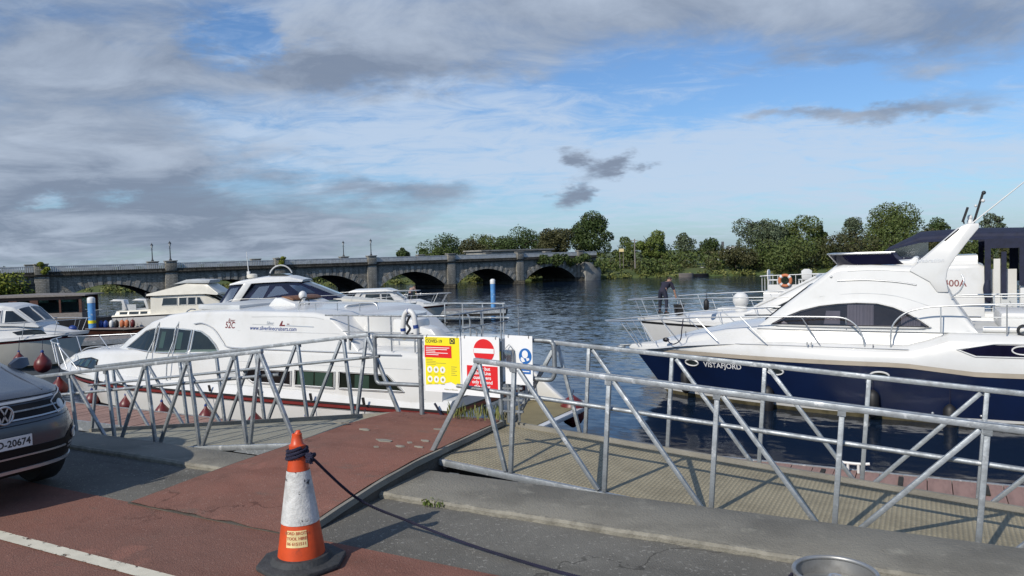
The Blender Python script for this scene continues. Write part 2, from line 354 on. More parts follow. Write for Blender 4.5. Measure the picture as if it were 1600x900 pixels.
class MB:
    def __init__(s): s.v = []; s.f = []
    def add(s, vs, fs):
        k = len(s.v); s.v += [tuple(p) for p in vs]; s.f += [tuple(i+k for i in f) for f in fs]; return s
    def box(s, x0, x1, y0, y1, z0, z1):
        return s.add([(x0, y0, z0), (x1, y0, z0), (x1, y1, z0), (x0, y1, z0), (x0, y0, z1), (x1, y0, z1), (x1, y1, z1), (x0, y1, z1)],
                     [(0, 3, 2, 1), (4, 5, 6, 7), (0, 1, 5, 4), (1, 2, 6, 5), (2, 3, 7, 6), (3, 0, 4, 7)])
    def bar(s, p, q, w, h, up=(0, 0, 1)):
        p = Vector(p); q = Vector(q); d = (q-p).normalized(); u = Vector(up)
        a = d.cross(u)
        if a.length < 1e-4: a = d.cross(Vector((0, 1, 0)))
        a.normalize(); b = a.cross(d); a *= w/2; b *= h/2
        vs = [p-a-b, p+a-b, p+a+b, p-a+b, q-a-b, q+a-b, q+a+b, q-a+b]
        return s.add(vs, [(0, 1, 2, 3), (7, 6, 5, 4), (0, 4, 5, 1), (1, 5, 6, 2), (2, 6, 7, 3), (3, 7, 4, 0)])
    def tube(s, pts, r, n=8, closed=False, caps=True):
        pts = [Vector(p) for p in pts]; N = len(pts); rr = r if hasattr(r, '__len__') else [r]*N
        rings = []; ref = None
        for i, p in enumerate(pts):
            a = pts[(i-1) % N] if (i > 0 or closed) else p; b = pts[(i+1) % N] if (i < N-1 or closed) else p
            d = b-a
            if d.length < 1e-9: d = Vector((0, 0, 1))
            d.normalize()
            if ref is None: ref = d.orthogonal().normalized()
            x = ref-d*ref.dot(d)
            if x.length < 1e-6: x = d.orthogonal()
            x.normalize(); ref = x; y = d.cross(x)
            rings.append([p+(x*math.cos(2*math.pi*k/n)+y*math.sin(2*math.pi*k/n))*rr[i] for k in range(n)])
        return s.loft(rings, caps=caps and not closed, wrap=closed)
    def loft(s, rings, caps=True, wrap=False, ring_closed=True):
        n = len(rings[0]); N = len(rings); vs = [p for r in rings for p in r]; fs = []
        for i in range(N if wrap else N-1):
            j = (i+1) % N
            for k in range(n if ring_closed else n-1):
                l = (k+1) % n; fs.append((i*n+k, i*n+l, j*n+l, j*n+k))
        if caps: fs.append(tuple(range(n-1, -1, -1))); fs.append(tuple((N-1)*n+k for k in range(n)))
        return s.add(vs, fs)
    def lathe(s, prof, n=24, c=(0, 0, 0), caps=True):
        return s.loft([[(c[0]+r*math.cos(2*math.pi*k/n), c[1]+r*math.sin(2*math.pi*k/n), c[2]+z) for k in range(n)] for r, z in prof], caps=caps)
    def prism(s, poly, a0, a1, axis='y'):
        f = {'y': lambda p, a: (p[0], a, p[1]), 'z': lambda p, a: (p[0], p[1], a), 'x': lambda p, a: (a, p[0], p[1])}[axis]
        n = len(poly); vs = [f(p, a0) for p in poly]+[f(p, a1) for p in poly]
        return s.add(vs, [tuple(range(n-1, -1, -1)), tuple(range(n, 2*n))]+[(k, (k+1) % n, n+(k+1) % n, n+k) for k in range(n)])
    def ball(s, c, r, n=14, m=8):
        rx, ry, rz = r if hasattr(r, '__len__') else (r, r, r)
        return s.loft([[(c[0]+rx*math.sin(t)*math.cos(2*math.pi*k/n), c[1]+ry*math.sin(t)*math.sin(2*math.pi*k/n), c[2]-rz*math.cos(t)) for k in range(n)]
                       for t in [max(.02, min(math.pi-.02, math.pi*i/m)) for i in range(m+1)]])
    def torus(s, c, Rm, r, axis='z', n=28, k=8, a0=0, a1=2*math.pi):
        full = abs(a1-a0-2*math.pi) < 1e-6; pts = []
        for i in range(n if full else n+1):
            t = a0+(a1-a0)*i/n; p = (Rm*math.cos(t), Rm*math.sin(t))
            pts.append({'z': (c[0]+p[0], c[1]+p[1], c[2]), 'y': (c[0]+p[0], c[1], c[2]+p[1]), 'x': (c[0], c[1]+p[0], c[2]+p[1])}[axis])
        return s.tube(pts, r, k, closed=full)
    def mirror_y(s):
        k = len(s.v); s.v += [(x, -y, z) for x, y, z in s.v[:k]]; s.f += [tuple(i+k for i in f[::-1]) for f in s.f[:]]; return s
    def bvh(s): return BVHTree.FromPolygons([Vector(p) for p in s.v], s.f)
    def mesh(s, name, mat, smooth=35):
        me = bpy.data.meshes.new(name); me.from_pydata(s.v, [], s.f); me.validate()
        bm = bmesh.new(); bm.from_mesh(me); bmesh.ops.recalc_face_normals(bm, faces=bm.faces); bm.to_mesh(me); bm.free()
        if mat: me.materials.append(MATS[mat])
        if smooth: me.shade_smooth(); me.set_sharp_from_angle(angle=R(smooth))
        return me
    def build(s, name, mat, parent=None, smooth=35, bevel=0, **kw):
        me = s.mesh(name, mat, smooth)
        if bevel:
            bm = bmesh.new(); bm.from_mesh(me)
            bmesh.ops.bevel(bm, geom=[e for e in bm.edges if e.calc_face_angle(0) > .5], offset=bevel, segments=2, affect='EDGES', profile=.5)
            bm.to_mesh(me); bm.free(); me.shade_smooth(); me.set_sharp_from_angle(angle=R(smooth or 35))
        return link(name, me, parent, **kw)
def link(name, me, parent=None, **kw):
    o = bpy.data.objects.new(name, me); COL.objects.link(o)
    if parent is not None: o.parent = parent
    return tag(o, **kw)
def copy_tree(o, parent=None):
    c = o.copy(); COL.objects.link(c); c.parent = parent
    for ch in list(o.children): copy_tree(ch, c)
    return c

def subdiv_poly(poly, maxlen):
    bm = bmesh.new(); vs = [bm.verts.new((p[0], p[1], 0)) for p in poly]; bm.faces.new(vs)
    bmesh.ops.triangulate(bm, faces=bm.faces[:])
    for _ in range(6):
        es = [e for e in bm.edges if e.calc_length() > maxlen]
        if not es: break
        bmesh.ops.subdivide_edges(bm, edges=es, cuts=1); bmesh.ops.triangulate(bm, faces=[f for f in bm.faces if len(f.verts) > 3])
    bm.verts.index_update()
    v = [(q.co.x, q.co.y) for q in bm.verts]; f = [tuple(q.index for q in k.verts) for k in bm.faces]; 
    bd = [tuple(q.index for q in e.verts) for e in bm.edges if e.is_boundary]
    bm.free(); return v, f, bd
AX = {'+y': (Vector((0, 1, 0)), lambda a, b: Vector((a, 30, b))), '-y': (Vector((0, -1, 0)), lambda a, b: Vector((a, -30, b))),
      '+x': (Vector((1, 0, 0)), lambda a, b: Vector((40, a, b))), '+z': (Vector((0, 0, 1)), lambda a, b: Vector((a, b, 30)))}
def onto(bvh, axis, a, b, off):
    n, o = AX[axis]; p = o(a, b); h = bvh.ray_cast(p, -n)
    if h[0] is None:
        h = bvh.find_nearest(p-n*30)
        if h[0] is None: return p
        q = Vector(h[0]); q2 = o(a, b)
        for i in range(3):
            if abs(n[i]) < .5: q[i] = q2[i]
        return q+n*off
    nn = h[1] if h[1].dot(n) > 0 else -h[1]
    return h[0]+nn*off
def panel(bvh, axis, poly, name, mat, parent, off=.012, thick=.02, maxlen=.25, **kw):
    """a sheet laid on a curved surface: polygon given in the plane across `axis`"""
    v, f, bd = subdiv_poly(poly, maxlen); k = len(v)
    top = [onto(bvh, axis, a, b, off) for a, b in v]; bot = [onto(bvh, axis, a, b, off-thick) for a, b in v]
    if thick <= .004: return MB().add(top, list(f)).build(name, mat, parent, 50, **kw)
    mb = MB(); mb.add(top+bot, list(f)+[tuple(i+k for i in t[::-1]) for t in f]+[(a, b, b+k, a+k) for a, b in bd])
    return mb.build(name, mat, parent, 50, **kw)
def rim(bvh, axis, poly, name, mat, parent, r=.014, off=.012, step=.12, **kw):
    pts = []
    for i, p in enumerate(poly):
        q = poly[(i+1) % len(poly)]; n = max(1, int(math.dist(p, q)/step))
        pts += [(p[0]+(q[0]-p[0])*k/n, p[1]+(q[1]-p[1])*k/n) for k in range(n)]
    return MB().tube([onto(bvh, axis, a, b, off) for a, b in pts], r, 5, closed=True).build(name, mat, parent, 60, **kw)
def smooth_pts(pts, n=6):
    out = []; P = [Vector(p) for p in pts]
    for i in range(len(P)-1):
        a, b, c, d = P[max(i-1, 0)], P[i], P[i+1], P[min(i+2, len(P)-1)]
        for k in range(n):
            t = k/n; out.append(.5*((2*b)+(c-a)*t+(2*a-5*b+4*c-d)*t*t+(3*b-a-3*c+d)*t**3))
    return out+[P[-1]]
def text_mesh(s, size, align='CENTER', bold=0.0, shear=0.0):
    cu = bpy.data.curves.new('t', 'FONT'); cu.body = s; cu.size = size; cu.align_x = align; cu.offset = bold; cu.shear = shear
    cu.resolution_u = 3; cu.fill_mode = 'FRONT'
    o = bpy.data.objects.new('t', cu); COL.objects.link(o); dg = bpy.context.evaluated_depsgraph_get()
    me = bpy.data.meshes.new_from_object(o.evaluated_get(dg)); bpy.data.objects.remove(o); bpy.data.curves.remove(cu); return me
def lettering(s, size, name, mat, parent, fn, **kw):
    """fn maps flat text coordinates to a point of the surface it is printed on"""
    me = text_mesh(s, size, kw.pop('align', 'CENTER'), kw.pop('bold', 0.0), kw.pop('shear', 0.0))
    for v in me.vertices: v.co = fn(v.co.x, v.co.y)
    me.materials.clear(); me.materials.append(MATS[mat])
    return link(name, me, parent, **kw)
def ell(cx, cy, rx, ry, n=24): return [(cx+rx*math.cos(2*math.pi*k/n), cy+ry*math.sin(2*math.pi*k/n)) for k in range(n)]

def leaf_mesh(name, mat, blobs, n, size, seed, up=.3, shell=.55, flat=.55):
    """leaf-sized faces spread through the lobes of a crown"""
    rg = np.random.default_rng(seed); B = np.array(blobs, float); w = (B[:, 3]*B[:, 4]*B[:, 5])**.67; w /= w.sum()
    idx = rg.choice(len(B), n, p=w); d = rg.normal(size=(n, 3)); d /= np.linalg.norm(d, axis=1)[:, None]
    rad = shell+(1-shell)*rg.random(n)**.5; rad += (rg.random(n) < .10)*rg.random(n)*.16
    c = B[idx, :3]+d*B[idx, 3:]*rad[:, None]
    nrm = d*.75+rg.normal(size=(n, 3))*.6; nrm[:, 2] += up; nrm /= np.linalg.norm(nrm, axis=1)[:, None]
    t = np.cross(nrm, rg.normal(size=(n, 3))); t /= np.linalg.norm(t, axis=1)[:, None]; b = np.cross(nrm, t)
    s = size*(.55+.9*rg.random(n))[:, None]
    V = np.stack([c-t*s*.5, c+b*s*flat*.5, c+t*s*.5, c-b*s*flat*.5], 1).reshape(-1, 3)
    me = bpy.data.meshes.new(name); me.vertices.add(4*n); me.vertices.foreach_set('co', V.ravel())
    me.loops.add(4*n); me.loops.foreach_set('vertex_index', np.arange(4*n, dtype=np.int32))
    me.polygons.add(n); me.polygons.foreach_set('loop_start', np.arange(0, 4*n, 4, dtype=np.int32)); me.polygons.foreach_set('loop_total', np.full(n, 4, np.int32))
    me.update(calc_edges=True); me.materials.append(MATS[mat]); return me
def crown_blobs(rg, w, h, zc, k=14, conic=0.0):
    out = [(0, 0, zc, w*.30, w*.30, h*.34)]
    for i in range(k):
        a = rg.random()*6.283; e = rg.uniform(-.85, 1); q = math.sqrt(max(0, 1-e*e))
        rr = rg.uniform(.45, .92)*(1-conic*max(0, e)); s = rg.uniform(.12, .30)*(1.15-.35*rr)
        out.append((w*.5*rr*q*math.cos(a), w*.5*rr*q*math.sin(a), zc+h*.5*e*.74, w*s*.9, w*s*.9, w*s*.75))
    return out
# ------------------------------------------------------------------ ground, river, quay
def slab(name, x0, x1, y0, y1, z0, z1, mat, parent=None, bevel=0, **kw):
    return MB().box(x0, x1, y0, y1, z0, z1).build(name, mat, parent, 30, bevel=bevel, **kw)
def grid(name, x0, x1, y0, y1, nx, ny, fz, mat, **kw):
    mb = MB(); vs = [(x0+(x1-x0)*i/nx, y0+(y1-y0)*j/ny) for j in range(ny+1) for i in range(nx+1)]
    mb.add([(x, y, fz(x, y)) for x, y in vs], [(j*(nx+1)+i, j*(nx+1)+i+1, (j+1)*(nx+1)+i+1, (j+1)*(nx+1)+i) for j in range(ny) for i in range(nx)])
    return mb.build(name, mat, None, 60, **kw)
def uneven(a, x, y, s=.7): return a*mnoise.noise((x*s, y*s, 2.2))
grid('river', -900, 700, 5.0, 900, 2, 2, lambda x, y: WATER, 'river_water', kind='structure')
grid('quay_pavement', -60, 50, -40, 3.78, 60, 40, lambda x, y: 0 if abs(x) > 12 else uneven(.004, x, y), 'red_asphalt', kind='structure')
for nm, a, b in (('parking_strip', -60, -5.46), ('parking_strip', -3.83, 50)):
    grid(nm, a, b, 3.781, 4.72, 60, 4, lambda x, y: -.012+uneven(.004, x, y), 'grey_asphalt', kind='structure')
slab('land', -3000, 3000, -3000, -39.9, -.6, -.06, 'far_land', kind='structure')
# ragged quay coping with a broken lip
def coping(x0, x1, seed, ve=5.38):
    n = int((x1-x0)/.09); rg = random.Random(seed); rings = []
    for i in range(n+1):
        x = x0+(x1-x0)*i/n; j = .018*mnoise.noise((x*3.1, seed, 0))+.012*mnoise.noise((x*11, seed, 1)); dz = .006*mnoise.noise((x*2.2, 4, seed))
        rings.append([(x, 4.69+j, -.10), (x, 4.685+j, .006+dz), (x, 4.70+j, .022+dz), (x, 4.73+j*.5, .028), (x, ve, .02), (x, ve+.03, .004), (x, ve+.03, -.25)])
    mb = MB(); mb.loft(rings, caps=True); return mb.build('quay_coping', 'coping', None, 40, kind='structure')
coping(-60, -5.47, 1, 5.15); coping(-3.80, 50, 2)
e = MB(); 
for x0, x1, s in ((-12, -5.47, 1), (-3.80, 12, 2)):
    n = int((x1-x0)/.06); rings = []
    for i in range(n+1):
        x = x0+(x1-x0)*i/n; j = .018*mnoise.noise((x*3.1, s, 0))+.012*mnoise.noise((x*11, s, 1)); w = .018+.016*max(0, mnoise.noise((x*2.3, s, 8)))
        rings.append([(x, 4.682+j, -.05), (x, 4.676+j, .015), (x, 4.69+j, .032), (x, 4.69+w+j, .034), (x, 4.70+w+j, .0)])
    e.loft(rings)
e.build('coping_lip', 'coping_edge', None, 40, kind='structure')
slab('quay_wall', -60, 50, 4.95, 5.12, -4, -.12, 'dark_wall', kind='structure')
slab('quay_fill', -60, 50, -40, 4.9, -4, -.10, 'dark_wall', kind='structure')
# white bay line
grid('parking_line', -14, 6, 2.86, 2.96, 80, 1, lambda x, y: .0085, 'line_paint', kind='structure')
# red ramp up to the landing, its concrete body
RV = [(3.60, .002), (3.75, .004), (4.2, .055), (4.7, .10), (5.3, .125), (6.0, .12), (6.93, .115)]
def rz(v):
    for (a, b), (c, d) in zip(RV, RV[1:]):
        if a <= v <= c: return b+(d-b)*(v-a)/(c-a)
    return RV[-1][1]
def rl(v): return -5.45 if v < 5.6 else -5.45+.06*(v-5.6)+.2*max(0, v-6.4)
def zl(v): return rz(v)*(.45 if v < 5.4 else min(1, .45+.55*(v-5.4)/1.4))
def rr_(v): return -3.70-.17*max(0, min(1, (v-3.7)/3))
vs = [3.75, 3.78, 3.84, 3.9, 4.05, 4.2, 4.4, 4.6, 4.8, 5.0, 5.2, 5.4, 5.6, 5.8, 6.0, 6.3, 6.6, 6.93]
top = []; 
for v in vs:
    top.append([(rl(v)+(rr_(v)-.045-rl(v))*k/14, v+(.05*mnoise.noise((k*.6, 3, 1)) if v < 3.77 else 0), zl(v)+(rz(v)-zl(v))*min(1, k/5)+.012+.006*mnoise.noise((k*.4, v*2, 5))) for k in range(15)])
MB().loft(top, caps=False, ring_closed=False).build('landing_ramp_surface', 'red_asphalt', None, 60, kind='structure')
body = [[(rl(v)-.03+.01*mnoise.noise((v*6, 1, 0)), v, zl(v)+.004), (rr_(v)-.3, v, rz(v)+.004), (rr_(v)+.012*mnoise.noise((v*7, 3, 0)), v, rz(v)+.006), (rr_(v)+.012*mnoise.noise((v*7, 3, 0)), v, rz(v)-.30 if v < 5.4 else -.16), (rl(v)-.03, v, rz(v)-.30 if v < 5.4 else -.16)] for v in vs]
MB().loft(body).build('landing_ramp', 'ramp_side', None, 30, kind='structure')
MB().loft([[(rr_(v)-.05, v, rz(v)+.0), (rr_(v)-.012+.022*mnoise.noise((v*8, 5, 0)), v, rz(v)+.018), (rr_(v)+.008+.012*mnoise.noise((v*7, 3, 0)), v, rz(v)+.017), (rr_(v)+.012+.012*mnoise.noise((v*7, 3, 0)), v, rz(v)-.03)] for v in vs]).build('ramp_kerb', 'concrete', None, 30, kind='structure')
slab('landing_pier', -5.38, -3.95, 5.2, 6.75, -4, -.17, 'dark_wall', kind='structure')
# bare worn patches of the red surfacing
rg = random.Random(5); mb = MB()
for px, py, sx, sy in ((600, 690, .16, .05), (625, 699, .11, .03), (640, 693, .05, .03), (588, 700, .04, .02), (665, 690, .1, .03), (655, 700, .08, .02), (690, 672, .14, .03), (570, 672, .10, .03), (530, 660, .2, .05)):
    p = at(px, py, .13); sx *= .62; sy *= .7; poly = []
    for k in range(11):
        a = 6.283*k/11; q = rg.uniform(.6, 1.15); poly.append((p.x+sx*q*math.cos(a), p.y+sy*q*math.sin(a)))
    mb.prism(poly, rz(p.y)+.008, rz(p.y)+.023, 'z')
mb.build('worn_patches', 'concrete', None, 30, kind='structure')

# ------------------------------------------------------------------ gangways
def gangway(origin, sign, slope, bays, bay, width, hgt, deckmat, label, group, turn, et, ep, skew):
    """a truss walkway; local x runs away from the landing along the deck, which falls by `slope`"""
    t = empty('gangway', origin, 0 if sign > 0 else math.pi, label, 'gangway', group)
    t.rotation_mode = 'XYZ'; t.rotation_euler = Vector((0, math.atan(slope), 0 if sign > 0 else math.pi))
    L = ep+bays*bay+ep; near = 0 if sign > 0 else width
    d = MB(); d.box(.0, L, .03, width-.03, -.02, .03); d.build('deck', deckmat, t, 30)
    for y in (0, width):
        sk = skew if (y == width) == (sign > 0) else 0.0; ks = set(bpy.data.objects)
        MB().bar((0, y, 0), (L, y, 0), .045, .055).build('bottom_chord', 'galv', t, 30, bevel=.004)
        MB().bar((et-.03, y, hgt), (L-et+.03, y, hgt), .042, .042).build('top_rail', 'galv', t, 30, bevel=.006)
        yi = y+(.05 if y == 0 else -.05)
        MB().tube(smooth_pts([(et+.1, yi, hgt-.255), (et+.2, yi, hgt-.255), (L-et-.2, yi, hgt-.255), (L-et-.1, yi, hgt-.255)], 3), .018, 10).build('mid_rail', 'galv', t, 50)
        MB().bar((.02, y, .03), (et, y, hgt-.02), .038, .038, (0, 1, 0)).build('end_brace', 'galv', t, 30, bevel=.004)
        MB().bar((L-.02, y, .03), (L-et, y, hgt-.02), .038, .038, (0, 1, 0)).build('end_brace', 'galv', t, 30, bevel=.004)
        MB().bar((et+.02, y, hgt-.03), (ep-.05, y, .035), .034, .034, (0, 1, 0)).build('brace', 'galv', t, 30, bevel=.004)
        xs = [ep+k*bay for k in range(bays+1)]
        for x in xs: MB().box(x-.026, x+.026, y-.004+(-.024 if y == 0 else .024), y+.004+(-.024 if y == 0 else .024), hgt-.055, hgt-.02).build('joint_plate', 'galv_dull', t, 30)
        for x in xs: MB().bar((x, y, .035), (x, y, hgt-.022), .035, .035, (0, 1, 0)).build('post', 'galv', t, 30, bevel=.004)
        for k in range(bays):
            if k < turn: a, b = (xs[k]+.04, y, hgt-.03), (xs[k+1]-.05, y, .035)
            else: a, b = (xs[k]+.08, y, .035), (xs[k+1]-.04, y, hgt-.03)
            MB().bar(a, b, .033, .033, (0, 1, 0)).build('diagonal', 'galv', t, 30, bevel=.004)
        if (y == width) == (sign > 0): MB().box(.05, L-.05, min(y, yi)+.028 if y == 0 else yi-.01, (yi+.01) if y == 0 else max(y, yi)-.028, .03, .075).build('toe_kerb', 'concrete', t, 30)
        for o in set(bpy.data.objects)-ks: o.location.x += sk
    for k in range(int(L/1.1)+1): MB().bar((.1+k*1.1, .03, -.055), (.1+k*1.1, width-.03, -.055), .05, .07).build('cross_beam', 'galv_dull', t, 30)
    return t
gangway((-3.93, 5.6, .045), 1, .07, 6, .842, 1.42, .945, 'tan_grip', 'galvanised truss gangway with tan ribbed deck leading towards the navy hulled cruiser', None, 3, .48, .84, .08)
gl = gangway((-5.50, 6.92, .02), -1, -.118, 6, .722, 1.32, .97, 'grey_grip', 'galvanised truss gangway with grey deck between the red ramp and the long white cruiser', None, 3, .34, .70, -.31)
gl.rotation_euler = (0, math.atan(.118), math.pi)
# steel bracket under the right gangway's landing end
b = empty('gangway_bracket', (-3.62, 5.52, 0), 0, 'rusty steel bracket under the landing end of the tan decked gangway', 'bracket')
MB().box(-.05, .05, -.03, .03, -.16, -.03).build('upright', 'galv_dull', b, 30, bevel=.004); MB().box(-.09, .09, -.05, .05, -.20, -.161).build('foot', 'concrete', b, 30)
MB().bar((.03, 0, -.12), (.16, .02, -.05), .02, .02).build('strut', 'galv_dull', b, 30)
# pile frame carrying the lower end of each gangway
for x, y, z in ((-12.1, 5.6, -.80), (2.85, 5.6, -.5)):
    p = empty('pile_trestle', (x, y, z), 0, 'steel pile trestle carrying the lower end of the '+('grey decked gangway' if x < 0 else 'tan decked gangway'), 'trestle')
    for yy in (-.12, 1.5): MB().tube([(0, yy, -3), (0, yy, .4)], .06, 10).build('pile', 'galv_dull', p, 50)
    MB().bar((0, -.1, -.12), (0, 1.5, -.12), .08, .08).build('beam', 'galv_dull', p, 30)

# landing end railing with the posters
LR = empty('landing_railing', (-4.4, 6.87, .12), 0, 'galvanised tube railing with rounded corners across the end of the red landing', 'railing')
def lt(pts, name, r=.024): return MB().tube(smooth_pts(pts, 4), r, 10).build(name, 'galv_dull', LR, 50)
H1 = .86
lt([(-1.10, 0, .40), (-1.10, 0, .44), (-1.10, 0, H1-.06), (-1.09, 0, H1-.015), (-1.04, 0, H1), (-1.0, 0, H1), (.40, 0, H1), (.46, 0, H1-.01), (.50, 0, H1-.05), (.50, 0, H1-.1)], 'top_tube')
lt([(-1.10, 0, .44), (-1.09, 0, .35), (-1.05, 0, .32), (-1.0, 0, .32), (-.46, 0, .33)], 'lower_tube')
for x in (-.48, .52): lt([(x, 0, -.01), (x, 0, .2), (x, 0, H1-.02)], 'post', .027)
lt([(.60, .02, H1), (.70, .02, H1), (1.06, .02, H1), (1.11, .02, H1-.02), (1.13, .02, H1-.07), (1.13, .02, H1-.30), (1.115, .02, H1-.36), (1.07, .02, H1-.39), (.9, .02, H1-.39), (.78, .02, H1-.40)], 'gate_tube')
MB().tube([(.60, .02, H1), (.60, .02, .0)], .022, 10).build('gate_post', 'galv_dull', LR, 50)
for z in (.12, .24, .36): MB().bar((.52, .0, z), (.76, .03, z), .03, .02).build('hinge', 'galv_dull', LR, 30)
for x in (.66, .72): MB().tube([(x, .02, .02), (x, .02, .40)], .012, 6).build('latch_bar', 'galv_dull', LR, 50)
MB().box(.49, .545, -.04, -.026, .60, .74).build('hazard_tape', 'sign_yellow', LR, 30)

def poster(x0, x1, z0, z1, y, label, cat='sign', tilt=0.0):
    p = empty('sign', ((x0+x1)/2, y, z0), 0, label, cat); p.rotation_euler = (0, tilt, 0)
    w = x1-x0; h = z1-z0
    MB().box(-w/2, w/2, 0, .004, 0, h).build('board', 'sign_white', p, 0)
    for x in (-w/2+.04, w/2-.04): MB().torus((x, .012, h-.012), .018, .003, 'x', 10, 5).build('cable_tie', 'black_paint', p, 60)
    return p, w, h
def flat(p, poly, name, mat, lvl): return MB().prism(poly, -.0016*lvl-.001, -.0016*lvl, 'y').build(name, mat, p, 0)
def ft(p, s, size, x, z, mat, lvl, align='CENTER', bold=0.0): return lettering(s, size, 'lettering', mat, p, lambda a, b: Vector((x+a, -.0016*lvl-.0012, z+b)), align=align, bold=bold)
def rect(a, b, c, d): return [(a, c), (b, c), (b, d), (a, d)]
P, w, h = poster(-4.795, -4.325, .40, 1.005, 6.825, 'yellow health notice poster with red panel and white icons tied to the landing railing')
flat(P, [(-.22, .07), (.0, .09), (.10, .115), (.22, .06), (.22, h-.015), (-.22, h-.015)], 'yellow_field', 'sign_yellow', 1)
flat(P, rect(-.225, .12, h-.235, h-.105), 'red_panel', 'sign_red', 2)
ft(P, 'COVID-19', .048, -.21, h-.075, 'ink', 2, 'LEFT', .0008); ft(P, 'Coronavirus', .030, -.21, h-.038, 'ink_grey', 2, 'LEFT')
flat(P, rect(.10, .165, h-.082, h-.022), 'emblem', 'ink', 2); MB().torus((.1325, -.006, h-.052), .018, .004, 'y', 16, 5).build('emblem_ring', 'sign_yellow', P, 60)
for k, ww in enumerate((.30, .27, .12, .28, .16)): flat(P, rect(-.205, -.205+ww, h-.131-.019*k, h-.124-.019*k), 'text_line', 'sign_white', 3)
for k, ww in enumerate((.08, .12, .25, .12)): flat(P, rect(-.205, -.205+ww, h-.262-.017*k, h-.257-.017*k), 'text_line', 'ink_grey', 2)
for k in range(5): flat(P, rect(.11, .18-.02*(k % 2), h-.33-.022*k, h-.324-.022*k), 'text_line', 'ink_grey', 2)
for i in range(3):
    for j in range(2):
        cx, cz = -.165+.083*i, h-.365-.105*j
        flat(P, ell(cx, cz, .033, .035, 18), 'icon', 'sign_white', 2); flat(P, ell(cx, cz, .010+.004*((i+j) % 2), .016, 10), 'icon_mark', 'ink_grey', 3)
        flat(P, rect(cx-.025, cx+.02, cz-.052, cz-.046), 'text_line', 'ink_grey', 2)
ft(P, 'Rialtas na hEireann', .022, .10, .028, 'ink_grey', 2)
P, w, h = poster(-4.318, -3.862, .385, 1.01, 6.822, 'white poster with red no entry disc above a red panel of white lettering', tilt=R(.5))
flat(P, ell(0.045, h-.148, .125, .125, 40), 'no_entry_disc', 'sign_red', 1); flat(P, rect(-.075, .165, h-.172, h-.122), 'no_entry_bar', 'sign_white', 2)
flat(P, rect(-.165, .205, .075, h-.305), 'red_panel', 'sign_red', 1)
for k, s in enumerate(('Sorry but', 'Silver Line', 'customers', 'only beyond', 'this point')): ft(P, s, .050, .02, h-.350-.047*k, 'sign_white', 2, bold=.0012)
P, w, h = poster(-3.80, -3.487, .53, 1.03, 6.835, 'narrow white sign with blue face mask symbol beside the no entry poster', tilt=R(.6))
flat(P, ell(.075, h-.205, .072, .080, 30), 'blue_disc', 'sign_blue', 1)
flat(P, ell(.073, h-.186, .034, .040, 16), 'face_symbol', 'sign_white', 2)
flat(P, [(.03, h-.215), (.055, h-.225), (.075, h-.26), (.04, h-.268), (.022, h-.24)], 'mask_symbol', 'sign_white', 2); flat(P, [(.083, h-.225), (.118, h-.222), (.122, h-.242), (.095, h-.255)], 'mask_strap', 'sign_white', 2)
flat(P, rect(.005, .135, h-.385, h-.305), 'blue_panel', 'sign_blue', 1)
for k in range(2): flat(P, rect(.02, .12, h-.335-.03*k, h-.325-.03*k), 'text_line', 'sign_white', 2)
d_ = empty('sanitiser_dispenser', (-3.735, 6.80, .70), 0, 'clear plastic hand sanitiser holder hung beside the blue mask symbol', 'dispenser')
MB().box(-.05, .05, -.04, .03, .04, .19).build('holder', 'clear_vinyl', d_, 30, bevel=.006); MB().tube([(-.01, 0, .0), (-.01, 0, .035)], .018, 10).build('nozzle', 'car_silver', d_, 50)
MB().tube([(-.05, .0, .19), (0, .01, .24), (.05, 0, .19)], .004, 6).build('hanger', 'galv', d_, 50)

# ------------------------------------------------------------------ pontoons
def pontoon(name, x0, x1, y0, y1, top, label, mat='pink_board', bw=.145, across=True, rz_=0.0, org=(0, 0), group=None, show=None, lab=True):
    t = empty(name, (org[0], org[1], top), rz_, label, 'pontoon', group)
    MB().box(x0, x1, y0, y1, -.36, -.045).build('float', 'dark_wall', t, 30)
    MB().box(x0-.03, x1+.03, y1+.002, y1+.045, -.20, .012).build('edge_strip', 'galv', t, 30); MB().box(x0-.03, x1+.03, y0-.045, y0-.002, -.20, .012).build('edge_strip', 'galv', t, 30)
    n = int((x1-x0)/bw); mesh = None; rg = random.Random(int(abs(x0*7+y0*3)))
    bmesh_ = MB().box(0, bw-.012, y0, y1, -.044, 0).mesh('board', mat, 30)
    for k in range(min(n, 290)):
        o = link('board', bmesh_, t); o.location = (x0+k*bw, 0, rg.uniform(-.004, .004))
    return t
pl = pontoon('pontoon', -27, -6.2, 9.95, 11.22, WZ+.5, 'floating pontoon of pink boards under the grey decked gangway', bw=.145)
pr = pontoon('pontoon', -3.0, 9, 9.7, 12.13, WZ+.5, 'floating pontoon of pink boards under the tan decked gangway', bw=.30)
for k in range(9): MB().box(-2.4+k*1.02, -2.34+k*1.02, 11.55, 12.0, .004, .02).build('slot', 'dark_wall', pr, 0)
cl = empty('mooring_cleat', (-.95, 12.0, WZ+.505), 0, 'pale horn cleat on the edge of the right pink pontoon', 'cleat')
MB().tube(smooth_pts([(-.22, 0, .15), (-.1, 0, .135), (.1, 0, .135), (.22, 0, .15)], 4), .022, 8).build('horn', 'white_plastic', cl, 60)
for x in (-.07, .07): MB().tube([(x, 0, 0), (x, 0, .13)], .02, 8).build('stem', 'white_plastic', cl, 60)
